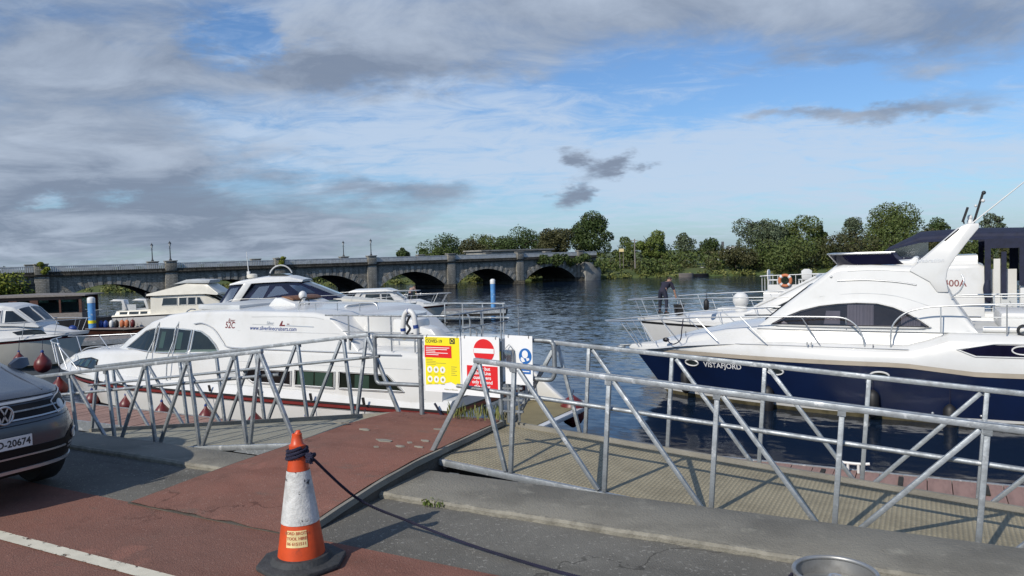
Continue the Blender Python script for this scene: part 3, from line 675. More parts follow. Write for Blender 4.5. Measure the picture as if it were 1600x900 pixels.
# outer pontoons further out, lying along the poles
HX, HY = .615, .787; HA = math.atan2(HY, HX)
def outer(px0, py0, L, W, label):
    o = at(px0, py0, WZ+.45); return pontoon('pontoon', 0, L, 0, W, WZ+.45, label, 'grey_wood', .4, True, HA, (o.x, o.y))
outer(120, 534, 12.5, 1.8, 'weathered timber pontoon beside the left blue pole')
o2 = at(683, 486.5, WZ+.45)
pontoon('pontoon', 0, 4.2, 0, 2.0, WZ+.45, 'weathered timber pontoon end beside the slim blue pole', 'grey_wood', .4, True, YAW-.06, (o2.x, o2.y))
def pole(px, py, hgt, r, label):
    b = at(px, py, WATER); t = empty('mooring_pole', b, 0, label, 'pole')
    MB().tube([(0, 0, -2), (0, 0, hgt-.32)], r, 20).build('shaft', 'blue_pole', t, 60)
    MB().lathe([(r+.012, hgt-.32), (r+.012, hgt-.06), (r*.85, hgt), (r*.4, hgt+.03), (.01, hgt+.035)], 20).build('cap', 'white_plastic', t, 50)
    return t
p = pole(145, 522, 2.12, .20, 'thick blue mooring pole with white cap beside the wooden barge')
MB().lathe([(.206, .62), (.206, .80)], 20, caps=False).build('band', 'sign_yellow', p, 60)
pole(771, 485, 2.2, .17, 'slim blue mooring pole with white cap on open water')

# ------------------------------------------------------------------ far bank
BANK = [(-400, -60), (-200, 25), (-150, 48), (-107, 70), (-80, 85), (-59, 97.5), (-44.5, 103.5), (-36.9, 108), (-24.8, 112), (-12, 117.5), (5, 126), (30, 138), (80, 160), (300, 240), (700, 330)]
mb = MB(); rows = []
for (x, y), (dx, dy) in zip(BANK, [(-.45, .9)]*len(BANK)):
    rows.append([(x, y, WATER-.6), (x-.2, y+.4, WATER+.12), (x+dx*1.5, y+dy*1.5, WATER+.35), (x+dx*6, y+dy*6, WATER+1.1), (x+dx*40, y+dy*40, WATER+1.7), (x+dx*600, y+dy*600, WATER+3), (x+dx*4000, y+dy*4000, WATER+3)])
mb.loft(rows, caps=False, ring_closed=False).build('far_bank', 'bank_grass', None, 60, kind='structure')
def bank_pt(s):                           # s in metres along the bank from its bridge end
    P = [Vector((*p, 0)) for p in BANK[1:]]; s += sum((b-a).length for a, b in zip(P[:5], P[1:6]))
    for a, b in zip(P, P[1:]):
        l = (b-a).length
        if s <= l: return a+(b-a)*(s/l)
        s -= l
    return P[-1]
rg = random.Random(11); bl = []; rd = []
for i in range(430):
    s = rg.uniform(-120, 95); p = bank_pt(s); k = rg.uniform(1.5, 16); near = k < 6
    x, y = p.x-.45*k, p.y+.9*k; lob = rg.uniform(.8, 1.7)
    hh = (1.5+.14*k)*(1+.45*mnoise.noise((s*.09, k*.1, 1)))
    if s < -3: hh *= .75
    if s > 30: hh *= 1.25
    bl.append((x, y, WATER+.5+hh*rg.uniform(.2, .85), lob*1.25, lob*1.25, lob))
tag(link('bank_scrub', leaf_mesh('bank_scrub', 'leaf_mid', bl[:280], 52000, .44, 3, shell=.5)), 'dense olive green scrub lining the far bank', 'scrub', kind='stuff')
tag(link('bank_scrub', leaf_mesh('bank_scrub', 'leaf_brown', bl[280:], 24000, .42, 4, shell=.5)), 'dull brownish scrub mixed along the far bank', 'scrub', kind='stuff')
bl = []
for i in range(300):
    p = bank_pt(rg.uniform(-120, 95)); k = rg.uniform(-.5, 1.6); bl.append((p.x-.45*k, p.y+.9*k, WATER+rg.uniform(.15, .5), .8, .5, .45))
tag(link('bank_reeds', leaf_mesh('bank_reeds', 'reed', bl, 12000, .35, 6, up=-.2)), 'pale reeds at the foot of the far bank', 'reeds', kind='stuff')

def tree(px, ytop, wpx, ybase, dist, mat, label, seed, name='tree', k=15, conic=.15, n=None, group=None, under=.25, dens=1.0):
    base = deep(px, ybase, dist); top = deep(px, ytop, dist); sc_ = dist/1200
    ground = WATER+1.3; W = wpx*sc_; Ht = top.z-ground; rg = random.Random(seed)
    t = empty(name, (base.x, base.y, ground), rg.random()*6, label, 'tree', group)
    ch = Ht*(1-under); zc = Ht-ch*.5
    bl = crown_blobs(rg, W, ch, zc, k, conic); n = n or int(4200*dens*max(.5, (W*ch)/50))
    link('crown', leaf_mesh('crown', mat, bl, int(n*1.7), .30, seed), t)
    tr = MB(); tr.tube(smooth_pts([(0, 0, -.3), (.1, .05, zc*.4), (-.05, .1, zc), (.05, 0, zc+ch*.25)], 4), [max(.05, .03*Ht*(1-i/13)) for i in range(13)], 8)
    for q in range(6):
        a = rg.random()*6.28; z0 = rg.uniform(zc*.5, zc+.1*ch); rr = W*.36
        tr.tube(smooth_pts([(0, 0, z0), (rr*.5*math.cos(a), rr*.5*math.sin(a), z0+ch*.14), (rr*math.cos(a), rr*math.sin(a), z0+ch*rg.uniform(.15, .4))], 3), [.014*Ht*(1-i/8) for i in range(7)], 6)
    tr.build('trunk', 'bark', t, 60); return t
G1 = 'trees along the far bank'
tree(925, 331, 74, 405, 128, 'leaf_dark', 'tall dark green conical tree beyond the far end of the bridge', 1, k=18, conic=.45, group=G1, under=.12, dens=1.5)
tree(870, 346, 62, 402, 122, 'leaf_brown', 'rounded brown-green tree beside the tall dark tree past the bridge', 2, group=G1, under=.1, dens=1.4)
tree(815, 361, 84, 398, 128, 'leaf_dark', 'low dark tree behind the bridge parapet beside the brown-green tree', 3, group=G1, under=.1)
tree(763, 371, 86, 398, 132, 'leaf_mid', 'olive tree behind the parapet between two low dark trees', 4, group=G1, under=.1)
tree(702, 374, 92, 398, 134, 'leaf_dark', 'wide low dark tree showing over the middle of the bridge parapet', 5, group=G1, under=.1)
tree(735, 379, 60, 399, 126, 'leaf_brown', 'low brown-green bush filling the gap between two trees over the parapet', 51, group=G1, under=.05)
tree(788, 369, 52, 399, 126, 'leaf_dark', 'dark rounded tree just left of the ruined blockhouse', 52, group=G1, under=.05)
tree(682, 384, 44, 400, 126, 'leaf_mid', 'low olive bush over the parapet beside the small pointed tree', 53, group=G1, under=.05)
tree(660, 382, 20, 400, 128, 'leaf_dark', 'small pointed dark tree showing over the bridge parapet', 6, k=8, conic=.5, group=G1, under=.1)
tree(629, 381, 30, 402, 128, 'leaf_dark', 'small round dark tree standing alone over the bridge parapet', 7, k=9, group=G1, under=.1)
tree(977, 370, 40, 402, 126, 'leaf_mid', 'low bushy olive tree by the yellow board on the far bank', 8, group=G1, under=.05)
tree(1024, 359, 54, 402, 122, 'leaf_light', 'bright green spreading tree right of the yellow board on the far bank', 9, group=G1, under=.1, dens=1.4)
tree(1071, 361, 38, 402, 128, 'leaf_grey', 'pale grey-green airy tree on the far bank near the white cottage', 10, group=G1, under=.2, dens=.7)
tree(1108, 372, 46, 402, 130, 'leaf_dark', 'low dark tree beside the white cottage on the far bank', 11, group=G1, under=.1)
tree(1192, 334, 82, 408, 120, 'leaf_grey', 'tall grey-green ash tree on the far bank behind dense scrub', 12, k=20, group=G1, under=.18, dens=1.2)
tree(1248, 338, 74, 408, 122, 'leaf_mid', 'tall olive tree touching the grey-green ash tree', 13, k=18, group=G1, under=.18, dens=1.2)
tree(1283, 349, 24, 400, 124, 'leaf_dark', 'slim dark tree at the edge of the tall olive tree', 14, k=9, group=G1, under=.15)
tree(1328, 334, 42, 402, 122, 'leaf_grey', 'slender grey-green tree beside a broad domed tree', 15, group=G1, under=.2, dens=.9)
tree(1398, 323, 112, 405, 120, 'leaf_mid', 'broad domed olive green tree on the far bank above the navy canopy', 16, k=24, group=G1, under=.12, dens=1.3)
tree(1466, 339, 50, 400, 122, 'leaf_dark', 'dark green round tree adjoining the broad domed tree', 17, group=G1, under=.1)
tree(1550, 329, 42, 400, 118, 'leaf_grey', 'airy grey-green tree behind the radar arch and navy canopy', 18, group=G1, under=.2, dens=.8)
tree(1597, 352, 40, 400, 118, 'leaf_grey', 'low grey-green tree beyond the end of the navy canopy', 19, group=G1, under=.1)
for i, (px, yt, wp) in enumerate(((1325, 370, 100), (1390, 362, 100), (1450, 362, 90), (1230, 378, 110), (1150, 388, 60), (1520, 372, 80), (1590, 375, 70))):
    tree(px, yt, wp, 420, 112, 'leaf_mid' if i % 2 else 'leaf_brown', ('brownish bush below the slender grey-green tree', 'olive bush below the broad domed tree', 'brownish bush below the dark round tree beside the domed tree', 'olive bush below the tall olive tree and ash', 'brownish low bush beside the white cottage', 'olive bush behind the radar arch', 'brownish bush behind the end of the navy canopy')[i], 40+i, 'willow_bush', group='willow bushes in the scrub', under=.0)
# ivy on the bank left of the bridge
iv = empty('ivy_bank', deep(12, 470, 60), 0, 'yellow-green ivy covering the bank at the left end of the bridge', 'ivy')
rg = random.Random(3); c0 = deep(12, 448, 60)-Vector(iv.location)
link('foliage', leaf_mesh('foliage', 'leaf_ivy', [(c0.x+rg.uniform(-4.5, 1.2), c0.y+rg.uniform(-2.4, .7), c0.z+rg.uniform(-1.9, .35), .9, .9, .8) for _ in range(34)], 9000, .24, 9), iv)
MB().box(-7, 1.0, .6, 1.6, -2, c0.z+.2).build('bank_wall', 'dark_stone', iv, 30)
# cottage, yellow board and pole on the far bank
b = deep(1143, 398, 150); hs = empty('cottage', (b.x, b.y, WATER+1.6), YAW, 'small white gabled cottage far off behind the scrub', 'house')
z0 = b.z-(WATER+1.6)
MB().box(-2.2, 2.2, -2, 2, 0, z0+.3).build('wall', 'far_white', hs, 30); MB().prism([(-2.4, z0+.3), (2.4, z0+.3), (0, z0+1.6)], -2.1, 2.1, 'y').build('roof', 'far_white', hs, 30)
for x in (-1.7, 1.5): MB().box(x-.18, x+.18, -.3, .3, z0+.5, z0+2.6).build('chimney', 'slate', hs, 30)
b = deep(971, 391, 112); s = empty('roadside_board', b, YAW, 'small pale yellow board on the far bank by the trees', 'sign')
MB().box(-.33, .33, -.03, .03, -.22, .22).build('board', 'sticker', s, 30)
for x in (-.25, .25): MB().box(x-.03, x+.03, .035, .1, -2.6, .20).build('post', 'grey_wood', s, 30)
b = deep(992, 398, 112); s = empty('telegraph_pole', b, 0, 'thin wooden telegraph pole among the far bank trees', 'pole')
MB().tube([(0, 0, -2), (0, 0, 2.3)], [.11, .08], 8).build('shaft', 'grey_wood', s, 60); MB().box(-.5, .5, -.04, .04, 2.0, 2.1).build('crossarm', 'grey_wood', s, 30)
for i, (px, ln, lab) in enumerate(((1073, 2.0, 'small grey rowing boat at the far bank'), (1107, 4.2, 'white motor boat moored by scrub at the far bank'), (1135, 3.4, 'pale low boat tucked into the scrub at the far bank'), (1096, 2.2, 'little dark dinghy at the foot of the far bank scrub'))):
    b = at(px, (433, 429, 427, 432)[i], WATER); s = empty('moored_boat', b, YAW+.1, lab, 'boat'); H = (.55, .6, .6, .4)[i]; M = ('grey_wood', 'gelcoat', 'cream', 'barge_hull')[i]
    rings = [[(x*ln, sg*wd*q, z) for sg, q, z in ((-1, 1, H), (-1, .8, .0), (1, .8, .0), (1, 1, H))] for x, wd in ((-.5, .6), (-.1, .7), (.25, .6), (.42, .3), (.5, .03))]
    MB().loft(rings).build('hull', M, s, 40)
    if i in (1, 2): MB().prism([(-.3*ln, H), (.2*ln, H), (.08*ln, H+.55), (-.25*ln, H+.6)], -.45, .45, 'y').build('cabin', 'gelcoat', s, 30); MB().prism([(-.2*ln, H+.2), (.06*ln, H+.2), (.03*ln, H+.45), (-.2*ln, H+.45)], -.46, -.452, 'y').build('window', 'dark_glass', s, 30)
rg = random.Random(8)
for px, py in ((611, 433.5), (621, 433), (655, 433)):
    b = at(px, py+4, WATER); s = empty('channel_marker', b, 0, 'slim white marker post seen through a bridge arch', 'post', 'white marker posts beyond the arches')
    MB().tube([(0, 0, -1), (0, 0, 1.0)], .09, 8).build('shaft', 'white_plastic', s, 60); MB().lathe([(.12, 1.0), (.12, 1.1), (.02, 1.15)], 10).build('cap', 'white_plastic', s, 60)

# ------------------------------------------------------------------ stone bridge
BR = empty('stone_bridge', (-68.9, 40, WATER), math.atan2(.915, .402), 'long grey stone road bridge of low arches with pale parapet over the river', 'bridge')
S = 10.8; PW = 1.5; WB = 7.0; CR = 2.22; SP = .35; ZC = 3.12; NA = 6; E0 = -14.0; E1 = NA*S+3.2
def arch_z(x):                          # intrados height inside one span, x measured from its middle
    a = (S-PW)/2; rise = CR-SP; Rr = (a*a+rise*rise)/(2*rise)
    return CR-Rr+math.sqrt(max(0, Rr*Rr-x*x))
fr = MB(); sf = MB()
for k in range(NA):
    x0 = k*S+PW/2; x1 = (k+1)*S-PW/2; xm = (x0+x1)/2; N = 28
    xs = [x0+(x1-x0)*i/N for i in range(N+1)]; zs = [arch_z(x-xm) for x in xs]
    for y in (0, WB): fr.loft([[(x, y, z), (x, y, ZC)] for x, z in zip(xs, zs)], caps=False, ring_closed=False)
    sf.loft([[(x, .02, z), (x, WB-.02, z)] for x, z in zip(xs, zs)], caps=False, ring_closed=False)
    # ring stones
    a = (S-PW)/2; rise = CR-SP; Rr = (a*a+rise*rise)/(2*rise); t0 = math.asin(a/Rr); nv = 27; zc = CR-Rr; vm = None
    for j in range(nv):
        t = -t0+2*t0*(j+.5)/nv; hw = t0/nv*.93; q = []
        for r_ in (Rr-.01, Rr+.55+(.12 if j % 2 else 0)):
            q += [(r_*math.sin(t-hw), zc+r_*math.cos(t-hw)), (r_*math.sin(t+hw), zc+r_*math.cos(t+hw))]
        poly = [q[0], q[1], q[3], q[2]]
        o = MB().prism([(xm+p[0], min(p[1], ZC-.06)) for p in poly], -.06-.03*(j % 2), -.004, 'y').build('ring_stone', 'ring_stone' if j % 2 else 'bridge_stone', BR, 30)
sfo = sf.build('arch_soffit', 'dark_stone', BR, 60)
for k in range(NA+1): 
    for y in (0, WB): fr.loft([[(k*S-PW/2, y, -1.5), (k*S-PW/2, y, ZC)], [(k*S+PW/2, y, -1.5), (k*S+PW/2, y, ZC)]], caps=False, ring_closed=False)
for y in (0, WB):
    fr.loft([[(E0, y, -1.5), (E0, y, ZC)], [(-PW/2, y, -1.5), (-PW/2, y, ZC)]], caps=False, ring_closed=False)
    fr.loft([[(NA*S+PW/2, y, -1.5), (NA*S+PW/2, y, ZC)], [(E1, y, -1.5), (E1, y, ZC)]], caps=False, ring_closed=False)
fr.build('spandrel_wall', 'bridge_stone', BR, 60)
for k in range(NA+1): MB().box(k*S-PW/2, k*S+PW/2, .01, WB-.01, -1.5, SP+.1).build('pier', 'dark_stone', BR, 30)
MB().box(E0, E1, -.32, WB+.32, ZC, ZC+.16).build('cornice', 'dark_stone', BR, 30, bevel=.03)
MB().box(E0, E1, .0, WB, ZC+.161, ZC+.22).build('road_deck', 'grey_asphalt', BR, 30)
for y in (-.20, WB-.05):
    MB().box(E0, E1, y, y+.25, ZC+.163, ZC+.40).build('parapet_base', 'dark_stone', BR, 30)
    MB().box(E0, E1, y+.06, y+.19, ZC+.86, ZC+.93).build('parapet_rail', 'rail_grey', BR, 30)
    mb = MB(); x = E0
    while x < E1: mb.box(x, x+.10, y+.08, y+.17, ZC+.402, ZC+.858); x += .17
    mb.build('balustrade', 'rail_grey', BR, 30, kind='stuff')
for k in range(NA+1):
    x = k*S
    for y0, y1 in ((-.24, -.005), (WB+.005, WB+.24)):
        MB().box(x-PW*.38, x+PW*.38, y0, y1, -1.5, ZC-.002).build('pilaster', 'bridge_stone', BR, 30, bevel=.03)
        pc = MB().prism([(x-PW*.62, y1 if y0 < 0 else y0), (x+PW*.62, y1 if y0 < 0 else y0), (x, (y0-.75) if y0 < 0 else y1+.75)], -1.5, SP+.15, 'z').build('cutwater', 'dark_stone', BR, 30)
    for y in (-.36, WB-.26):
        mt = 'bridge_stone'
        pd = MB().box(x-.52, x+.52, y, y+.62, ZC+.164, ZC+1.04).build('pedestal', mt, BR, 30, bevel=.03)
        MB().box(x-.58, x+.58, y-.06, y+.68, ZC+1.042, ZC+1.15).build('cap_stone', 'light_stone', pd, 30, bevel=.02)
M_ = BR.matrix_basis
for k, gx in ((0, .9), (2, .9)):
    iv = empty('ivy_clump', M_ @ Vector((k*S, -.3, ZC+.2)), 0, 'yellow-green ivy growing over the bridge pedestal '+('beside the ivy bank' if k == 0 else 'between the two pairs of lamps'), 'ivy')
    link('foliage', leaf_mesh('foliage', 'leaf_ivy', [(random.Random(k*5+i).uniform(-.45, .55), random.Random(k*5+i+50).uniform(-.2, .2), .2+.14*i, .34, .24, .2) for i in range(6)], 1500, .15, 20+k), iv)
rg = random.Random(21)
for i, (x, z) in enumerate(((58, 3.0), (60.5, 2.95), (63, 2.7), (65, 3.1), (66.5, 2.3))):
    iv = empty('ivy_clump', M_ @ Vector((x, -.35, z)), 0, 'dark ivy clump over the last arch of the bridge, '+('first', 'second', 'third', 'fourth', 'fifth')[4-i]+' from the retaining wall', 'ivy', 'dark ivy at the far end of the bridge')
    link('foliage', leaf_mesh('foliage', 'leaf_dark', [(rg.uniform(-1, 1), rg.uniform(-.4, .1), rg.uniform(-.5, .5), .8, .5, .5) for _ in range(5)], 900, .3, 60+i), iv)
def lamp(x, y, label):
    t = empty('bridge_lamp', M_ @ Vector((x, y, ZC+1.15)), 0, label, 'street lamp', 'lamps on the bridge pedestals')
    t.scale = (.85, .85, .82); MB().lathe([(.16, 0), (.16, .12), (.09, .2), (.06, .5), (.045, 1.6), (.06, 1.62), (.06, 1.68)], 12).build('column', 'lamp_iron', t, 50)
    MB().bar((-.22, 0, 1.45), (.22, 0, 1.45), .03, .03).build('ladder_bar', 'lamp_iron', t, 30)
    MB().lathe([(.07, 1.685), (.16, 2.0), (.15, 2.01)], 8).build('lantern', 'lamp_glass', t, 30); MB().lathe([(.19, 2.011), (.10, 2.14), (.04, 2.2), (.03, 2.3), (.005, 2.34)], 8).build('hood', 'lamp_iron', t, 30)
for k in (1, 3):
    w8 = 'above the cream cruiser' if k == 1 else 'above the small red straked cruiser'; lamp(k*S, -.05, 'black iron lamp on the river side bridge parapet '+w8); lamp(k*S, WB+.05, 'black iron lamp on the back bridge parapet '+w8)
st = empty('stone_pillbox', M_ @ Vector((E1-6.5, WB+2, ZC-.1)), BR.rotation_euler.z, 'low ruined stone blockhouse behind the far end of the bridge', 'building')
MB().box(-7, 6, 0, 4, -1.5, 1.45).build('wall', 'light_stone', st, 30, bevel=.06); MB().prism([(-7.3, -.3), (6.3, -.3), (6.3, 4.3), (-7.3, 4.3)], 1.451, 1.66, 'z').build('roof', 'light_stone', st, 30)
MB().box(-3, -1.2, -.02, -.004, .35, 1.0).build('opening', 'dark_wall', st, 0)
# end wall of the bridge
ew = empty('retaining_wall', M_ @ Vector((E1-2.4, -1.2, 0)), BR.rotation_euler.z, 'rough pale stone retaining wall at the far end of the bridge', 'wall')
MB().prism([(-.8, -1), (1.9, -1), (2.3, 1.2), (1.6, 2.4), (-.8, 2.6)], .0, 1.1, 'y').build('masonry', 'light_stone', ew, 30, bevel=.05)
# ------------------------------------------------------------------ boats
def shape(t, t0, p, st=.93):
    f = 1.0 if t <= t0 else 1-((t-t0)/(1-t0))**p
    return max(0.0, f)*(st+(1-st)*min(1, t/.35))
def ts(n=34): return [1-(1-i/n)**1.35 for i in range(n+1)]
class Hull:
    """rows from keel to sheer; each row: z(t), half breadth, bow x. Bow points to +x"""
    def __init__(s, xs, B, t0=.45, p=2.2):
        s.xs = xs; s.B = B; s.t0 = t0; s.p = p; s.rows = []
    def row(s, z, b, xb, p=None):
        z = z if callable(z) else (lambda t, z=z: z)
        s.rows.append([(s.xs+t*(xb-s.xs), s.B*b*shape(t, s.t0, p or s.p), z(t)) for t in ts()])
        return len(s.rows)-1
    def band(s, i, j, name, mat, parent, out=0.0, transom=False, **kw):
        mb = MB()
        for sg in (1, -1):
            mb.loft([[(x, sg*(y+out), z) for x, y, z in s.rows[k]] for k in range(i, j+1)], caps=False, ring_closed=False)
        if transom:
            L = [s.rows[k][0] for k in range(i, j+1)]
            mb.add([(x, y, z) for x, y, z in L]+[(x, -y, z) for x, y, z in L], [(k, k+1, len(L)+k+1, len(L)+k) for k in range(len(L)-1)])
        # weld centre line
        mb.build(name, mat, parent, 40, **kw); return mb
    def deck(s, i, name, mat, parent, camber=.05, **kw):
        mb = MB(); rings = [[(x, y*q, z+camber*(1-q*q)*min(1, y/.8)) for q in (-1, -.7, -.35, 0, .35, .7, 1)] for x, y, z in s.rows[i]]
        mb.loft(rings, caps=False, ring_closed=False); mb.build(name, mat, parent, 50, **kw); return mb
def tier(root, name, mat, st, r=.12, crown=.06, n=5, seg=5, **kw):
    """a lofted cabin: stations (x, z bottom, z top, half width bottom, half width top)"""
    P = []
    for i in range(len(st)-1):
        a = st[i]; b = st[i+1]
        for k in range(n):
            t = k/n; P.append([a[q]+(b[q]-a[q])*t for q in range(5)])
    P.append(list(st[-1])); rings = []
    for x, zb, zt, wb, wt in P:
        h = max(.004, zt-zb); rr = min(r, h*.6, wt*.6); pts = [(wb, zb), (wb+(wt-wb)*.5, zb+(h-rr)*.5)]
        for k in range(seg+1):
            a = math.pi/2*k/seg; pts.append((wt-rr+rr*math.cos(a), zt-rr+rr*math.sin(a)))
        for q in (.66, .33): pts.append(((wt-rr)*q, zt+crown*(1-q*q)*min(1, h/.2)))
        full = pts+[(0, zt+crown*min(1, h/.2))]+[(-y, z) for y, z in pts[::-1]]
        rings.append([(x, y, z) for y, z in full])
    mb = MB(); mb.loft(rings, caps=True); o = mb.build(name, mat, root, 32, **kw)
    return mb.bvh(), o
def window(bvh, axis, poly, parent, glass='dark_glass', frame='chrome', r=.013, off=.010, maxlen=.25, name='window', both=False):
    o = panel(bvh, axis, poly, name, glass, parent, off, .018, maxlen)
    if frame: rim(bvh, axis, poly, 'frame', frame, o, r, off+.004)
    if both and axis in ('+y', '-y'):
        window(bvh, '-y' if axis == '+y' else '+y', poly, parent, glass, frame, r, off, maxlen, name)
    return o
def tubes(root, name, pts, r=.014, mat='chrome', n=8, sm=5, both=False):
    MB().tube(smooth_pts(pts, sm) if sm else pts, r, n).build(name, mat, root, 60)
    if both: MB().tube(smooth_pts([(x, -y, z) for x, y, z in pts], sm) if sm else [(x, -y, z) for x, y, z in pts], r, n).build(name, mat, root, 60)
def posts(root, ps, r=.012, mat='chrome', both=False, name='stanchion'):
    for a, b in ps:
        MB().tube([a, b], r, 6).build(name, mat, root, 60)
        if both: MB().tube([(a[0], -a[1], a[2]), (b[0], -b[1], b[2])], r, 6).build(name, mat, root, 60)
def fender(loc, r, h, mat, label, group, ball=False, line=.5, top='deep_blue'):
    f = empty('fender', loc, 0, label, 'fender', group)
    if ball:
        MB().lathe([(.02, -r*1.0), (r*.5, -r*.87), (r*.87, -r*.5), (r, 0), (r*.88, r*.48), (r*.55, r*.9), (r*.25, r*1.25), (r*.16, r*1.5)], 18).build('body', mat, f, 60)
        MB().lathe([(r*.17, r*1.5), (r*.2, r*1.6), (r*.12, r*1.8)], 10).build('eye', top, f, 60); z = r*1.8
    else:
        MB().lathe([(.03, -h/2-r*.5), (r*.7, -h/2-r*.1), (r, -h/2+r*.4), (r, h/2-r*.4), (r*.7, h/2+r*.1), (.03, h/2+r*.5)], 16).build('body', mat, f, 60); z = h/2+r*.5
    MB().tube([(0, 0, z-.02), (.01, .05, z+line)], .009, 5).build('line', 'rope_navy', f, 60)
    return f

# ---- navy hulled flybridge cruiser ------------------------------------------------
A = empty('motor_cruiser', (0, 20.42, WZ), math.pi, 'flybridge cruiser with navy blue hull, white upperworks and sloping radar arch', 'boat')
hA = Hull(-4.4, 1.86, .42, 2.5)
hA.row(-.6, .35, 5.6, 2.0); hA.row(-.16, .84, 6.22, 2.0); hA.row(.0, .87, 6.35, 2.0); hA.row(.06, .88, 6.40, 2.0); hA.row(.55, .95, 6.78, 2.2)
fb = lambda t: 1.12-.14*max(0, min(1, (.42-t)/.12))-.10*max(0, (t-.8)/.2)
hA.row(fb, 1.0, 7.15); hA.row(lambda t: fb(t)+.10, 1.012, 7.24)
sh = lambda t: 1.52+.28*max(0, min(1, (.40-t)/.06))-.36*max(0, (t-.62)/.38)**1.5
hA.row(lambda t: sh(t)-.12, 1.0, 7.33); hA.row(sh, .955, 7.35); hA.row(lambda t: sh(t)+.05, .90, 7.30)
hA.band(0, 2, 'hull_bottom', 'antifoul', A, transom=True); hA.band(2, 3, 'boot_stripe', 'white_plastic', A, .004, True)
mh = hA.band(3, 5, 'hull', 'navy_hull', A, transom=True); hA.band(5, 6, 'rub_rail', 'beige_rub', A, .012, True)
mt = hA.band(6, 9, 'topside', 'gelcoat', A, transom=True); hA.deck(9, 'deck', 'gelcoat_deck', A, .04)
bh = mh.bvh(); bt = mt.bvh()
tier(A, 'foredeck', 'gelcoat', [(7.0, 1.10, 1.16, .2, .1), (6.3, 1.2, 1.34, .75, .55), (5.4, 1.35, 1.56, 1.15, .95), (4.4, 1.45, 1.80, 1.40, 1.2), (3.5, 1.5, 1.93, 1.5, 1.36), (2.6, 1.5, 1.94, 1.52, 1.42), (-.9, 1.5, 1.92, 1.55, 1.46)], .16, .10)
bA, _ = tier(A, 'saloon', 'gelcoat', [(3.62, 1.86, 1.90, 1.36, 1.30), (2.97, 1.86, 2.44, 1.43, 1.30), (2.39, 1.86, 2.90, 1.46, 1.26), (1.9, 1.86, 3.30, 1.47, 1.22), (1.70, 1.86, 3.35, 1.47, 1.20), (1.1, 1.86, 3.35, 1.48, 1.20), (.2, 1.86, 3.29, 1.48, 1.20), (-.33, 1.86, 2.97, 1.48, 1.24), (-.55, 1.86, 2.50, 1.48, 1.32), (-.95, 1.84, 1.88, 1.48, 1.46)], .14, .05)
arch = [(3.26, 1.95), (2.98, 2.12), (2.6, 2.29), (2.2, 2.40), (1.8, 2.455), (1.4, 2.48), (.98, 2.465), (.65, 2.38), (.35, 2.24), (.12, 2.09), (-.06, 1.955)]
for ax in ('+y', '-y'):
    w = panel(bA, ax, arch, 'window', 'interior', A, .004, .012)
    for a, b in (((1.05, 1.96), (1.60, 2.44)), ((.12, 1.96), (.5, 2.24))):
        n = 26; mb = MB(); vs = []
        for k in range(n+1):
            x = a[0]+(b[0]-a[0])*k/n; o_ = .026+.014*math.sin(k*1.9)
            vs.append([onto(bA, ax, x, a[1]+(b[1]-a[1])*q/4*(1 if a[0] > 1 else .35+.65*k/n), o_) for q in range(5)])
        mb.loft(vs, caps=False, ring_closed=False).build('curtain', 'curtain', w, 60)
    panel(bA, ax, [(2.1, 1.98), (1.75, 1.98), (1.75, 2.30), (2.05, 2.30)], 'far_light', 'curtain', w, .012, .006)
    panel(bA, ax, arch, 'glass', 'smoke_glass', w, .060, 0); rim(bA, ax, arch, 'frame', 'white_plastic', w, .034, .030); rim(bA, ax, [(x*.985+.025, 1.965+(z-1.95)*.955) for x, z in arch], 'gasket', 'black_rubber', w, .010, .062)
    tubes(A, 'moulding', [onto(bA, ax, x, z, .006) for x, z in ((1.82, 2.99), (1.2, 3.0), (.6, 2.95), (.2, 2.88))], .018, 'car_silver')
    for q in ([(3.3, 1.90), (2, 1.90), (.5, 1.90), (-.8, 1.90)], [(2.2, 2.62), (1.4, 2.70), (.6, 2.64), (-.1, 2.40)], [(1.6, 3.2), (1, 3.22), (.3, 3.17)]): tubes(A, 'moulding_seam', [onto(bA, ax, x, z, .0) for x, z in q], .006, 'rail_grey', 5, 3)
    tubes(A, 'toe_rail', [onto(bt, ax, x, 1.50-.03*max(0, x-3), .008) for x in (5.6, 4.5, 3.4, 2.2, 1.0, .35)], .010, 'car_silver', 5, 2)
    MB().ball(onto(bA, ax, 1.95, 3.08, .01), .03).build('side_light', 'chrome', A, 60)
    # aft side stripe window with port
    panel(bt, ax, [(-.62, 1.54), (-.9, 1.43), (-2.7, 1.43), (-2.7, 1.68), (-1.2, 1.66)], 'aft_window', 'navy_glass', A, .012, .01)
    rim(bt, ax, [(-.55, 1.55), (-.88, 1.41), (-2.75, 1.41), (-2.75, 1.70), (-1.2, 1.68)], 'aft_window_frame', 'white_plastic', A, .014)
    rim(bt, ax, ell(-1.72, 1.56, .19, .085, 20), 'aft_port_rim', 'white_plastic', A, .018, .02)
    for x, z in ((5.33, .90), (3.16, .87), (.92, .92)):
        w = panel(bh, ax, ell(x, z, .17, .062, 20), 'porthole', 'dark_glass', A, .010, .01, .12); rim(bh, ax, ell(x, z, .185, .082, 24), 'port_rim', 'white_plastic', w, .020, .012, .05)
    for x in (1.55, 3.0, -.1, -1.0): MB().ball(onto(bh, ax, x, .13, .01), .028, 10, 6).build('skin_fitting', 'chrome', A, 60)
    for q in (0, .09): MB().tube([(2.42-q, (1.80 if ax == '+y' else -1.80), 1.53), (2.42-q, (1.80 if ax == '+y' else -1.80), 1.62)], .016, 6).build('deck_cleat', 'chrome', A, 60)
lettering('VISTAFJORD', .185, 'boat_name', 'sign_white', A, lambda a, b: onto(bh, '+y', 4.49-a, .835+b+.02*a, .006), bold=.003)
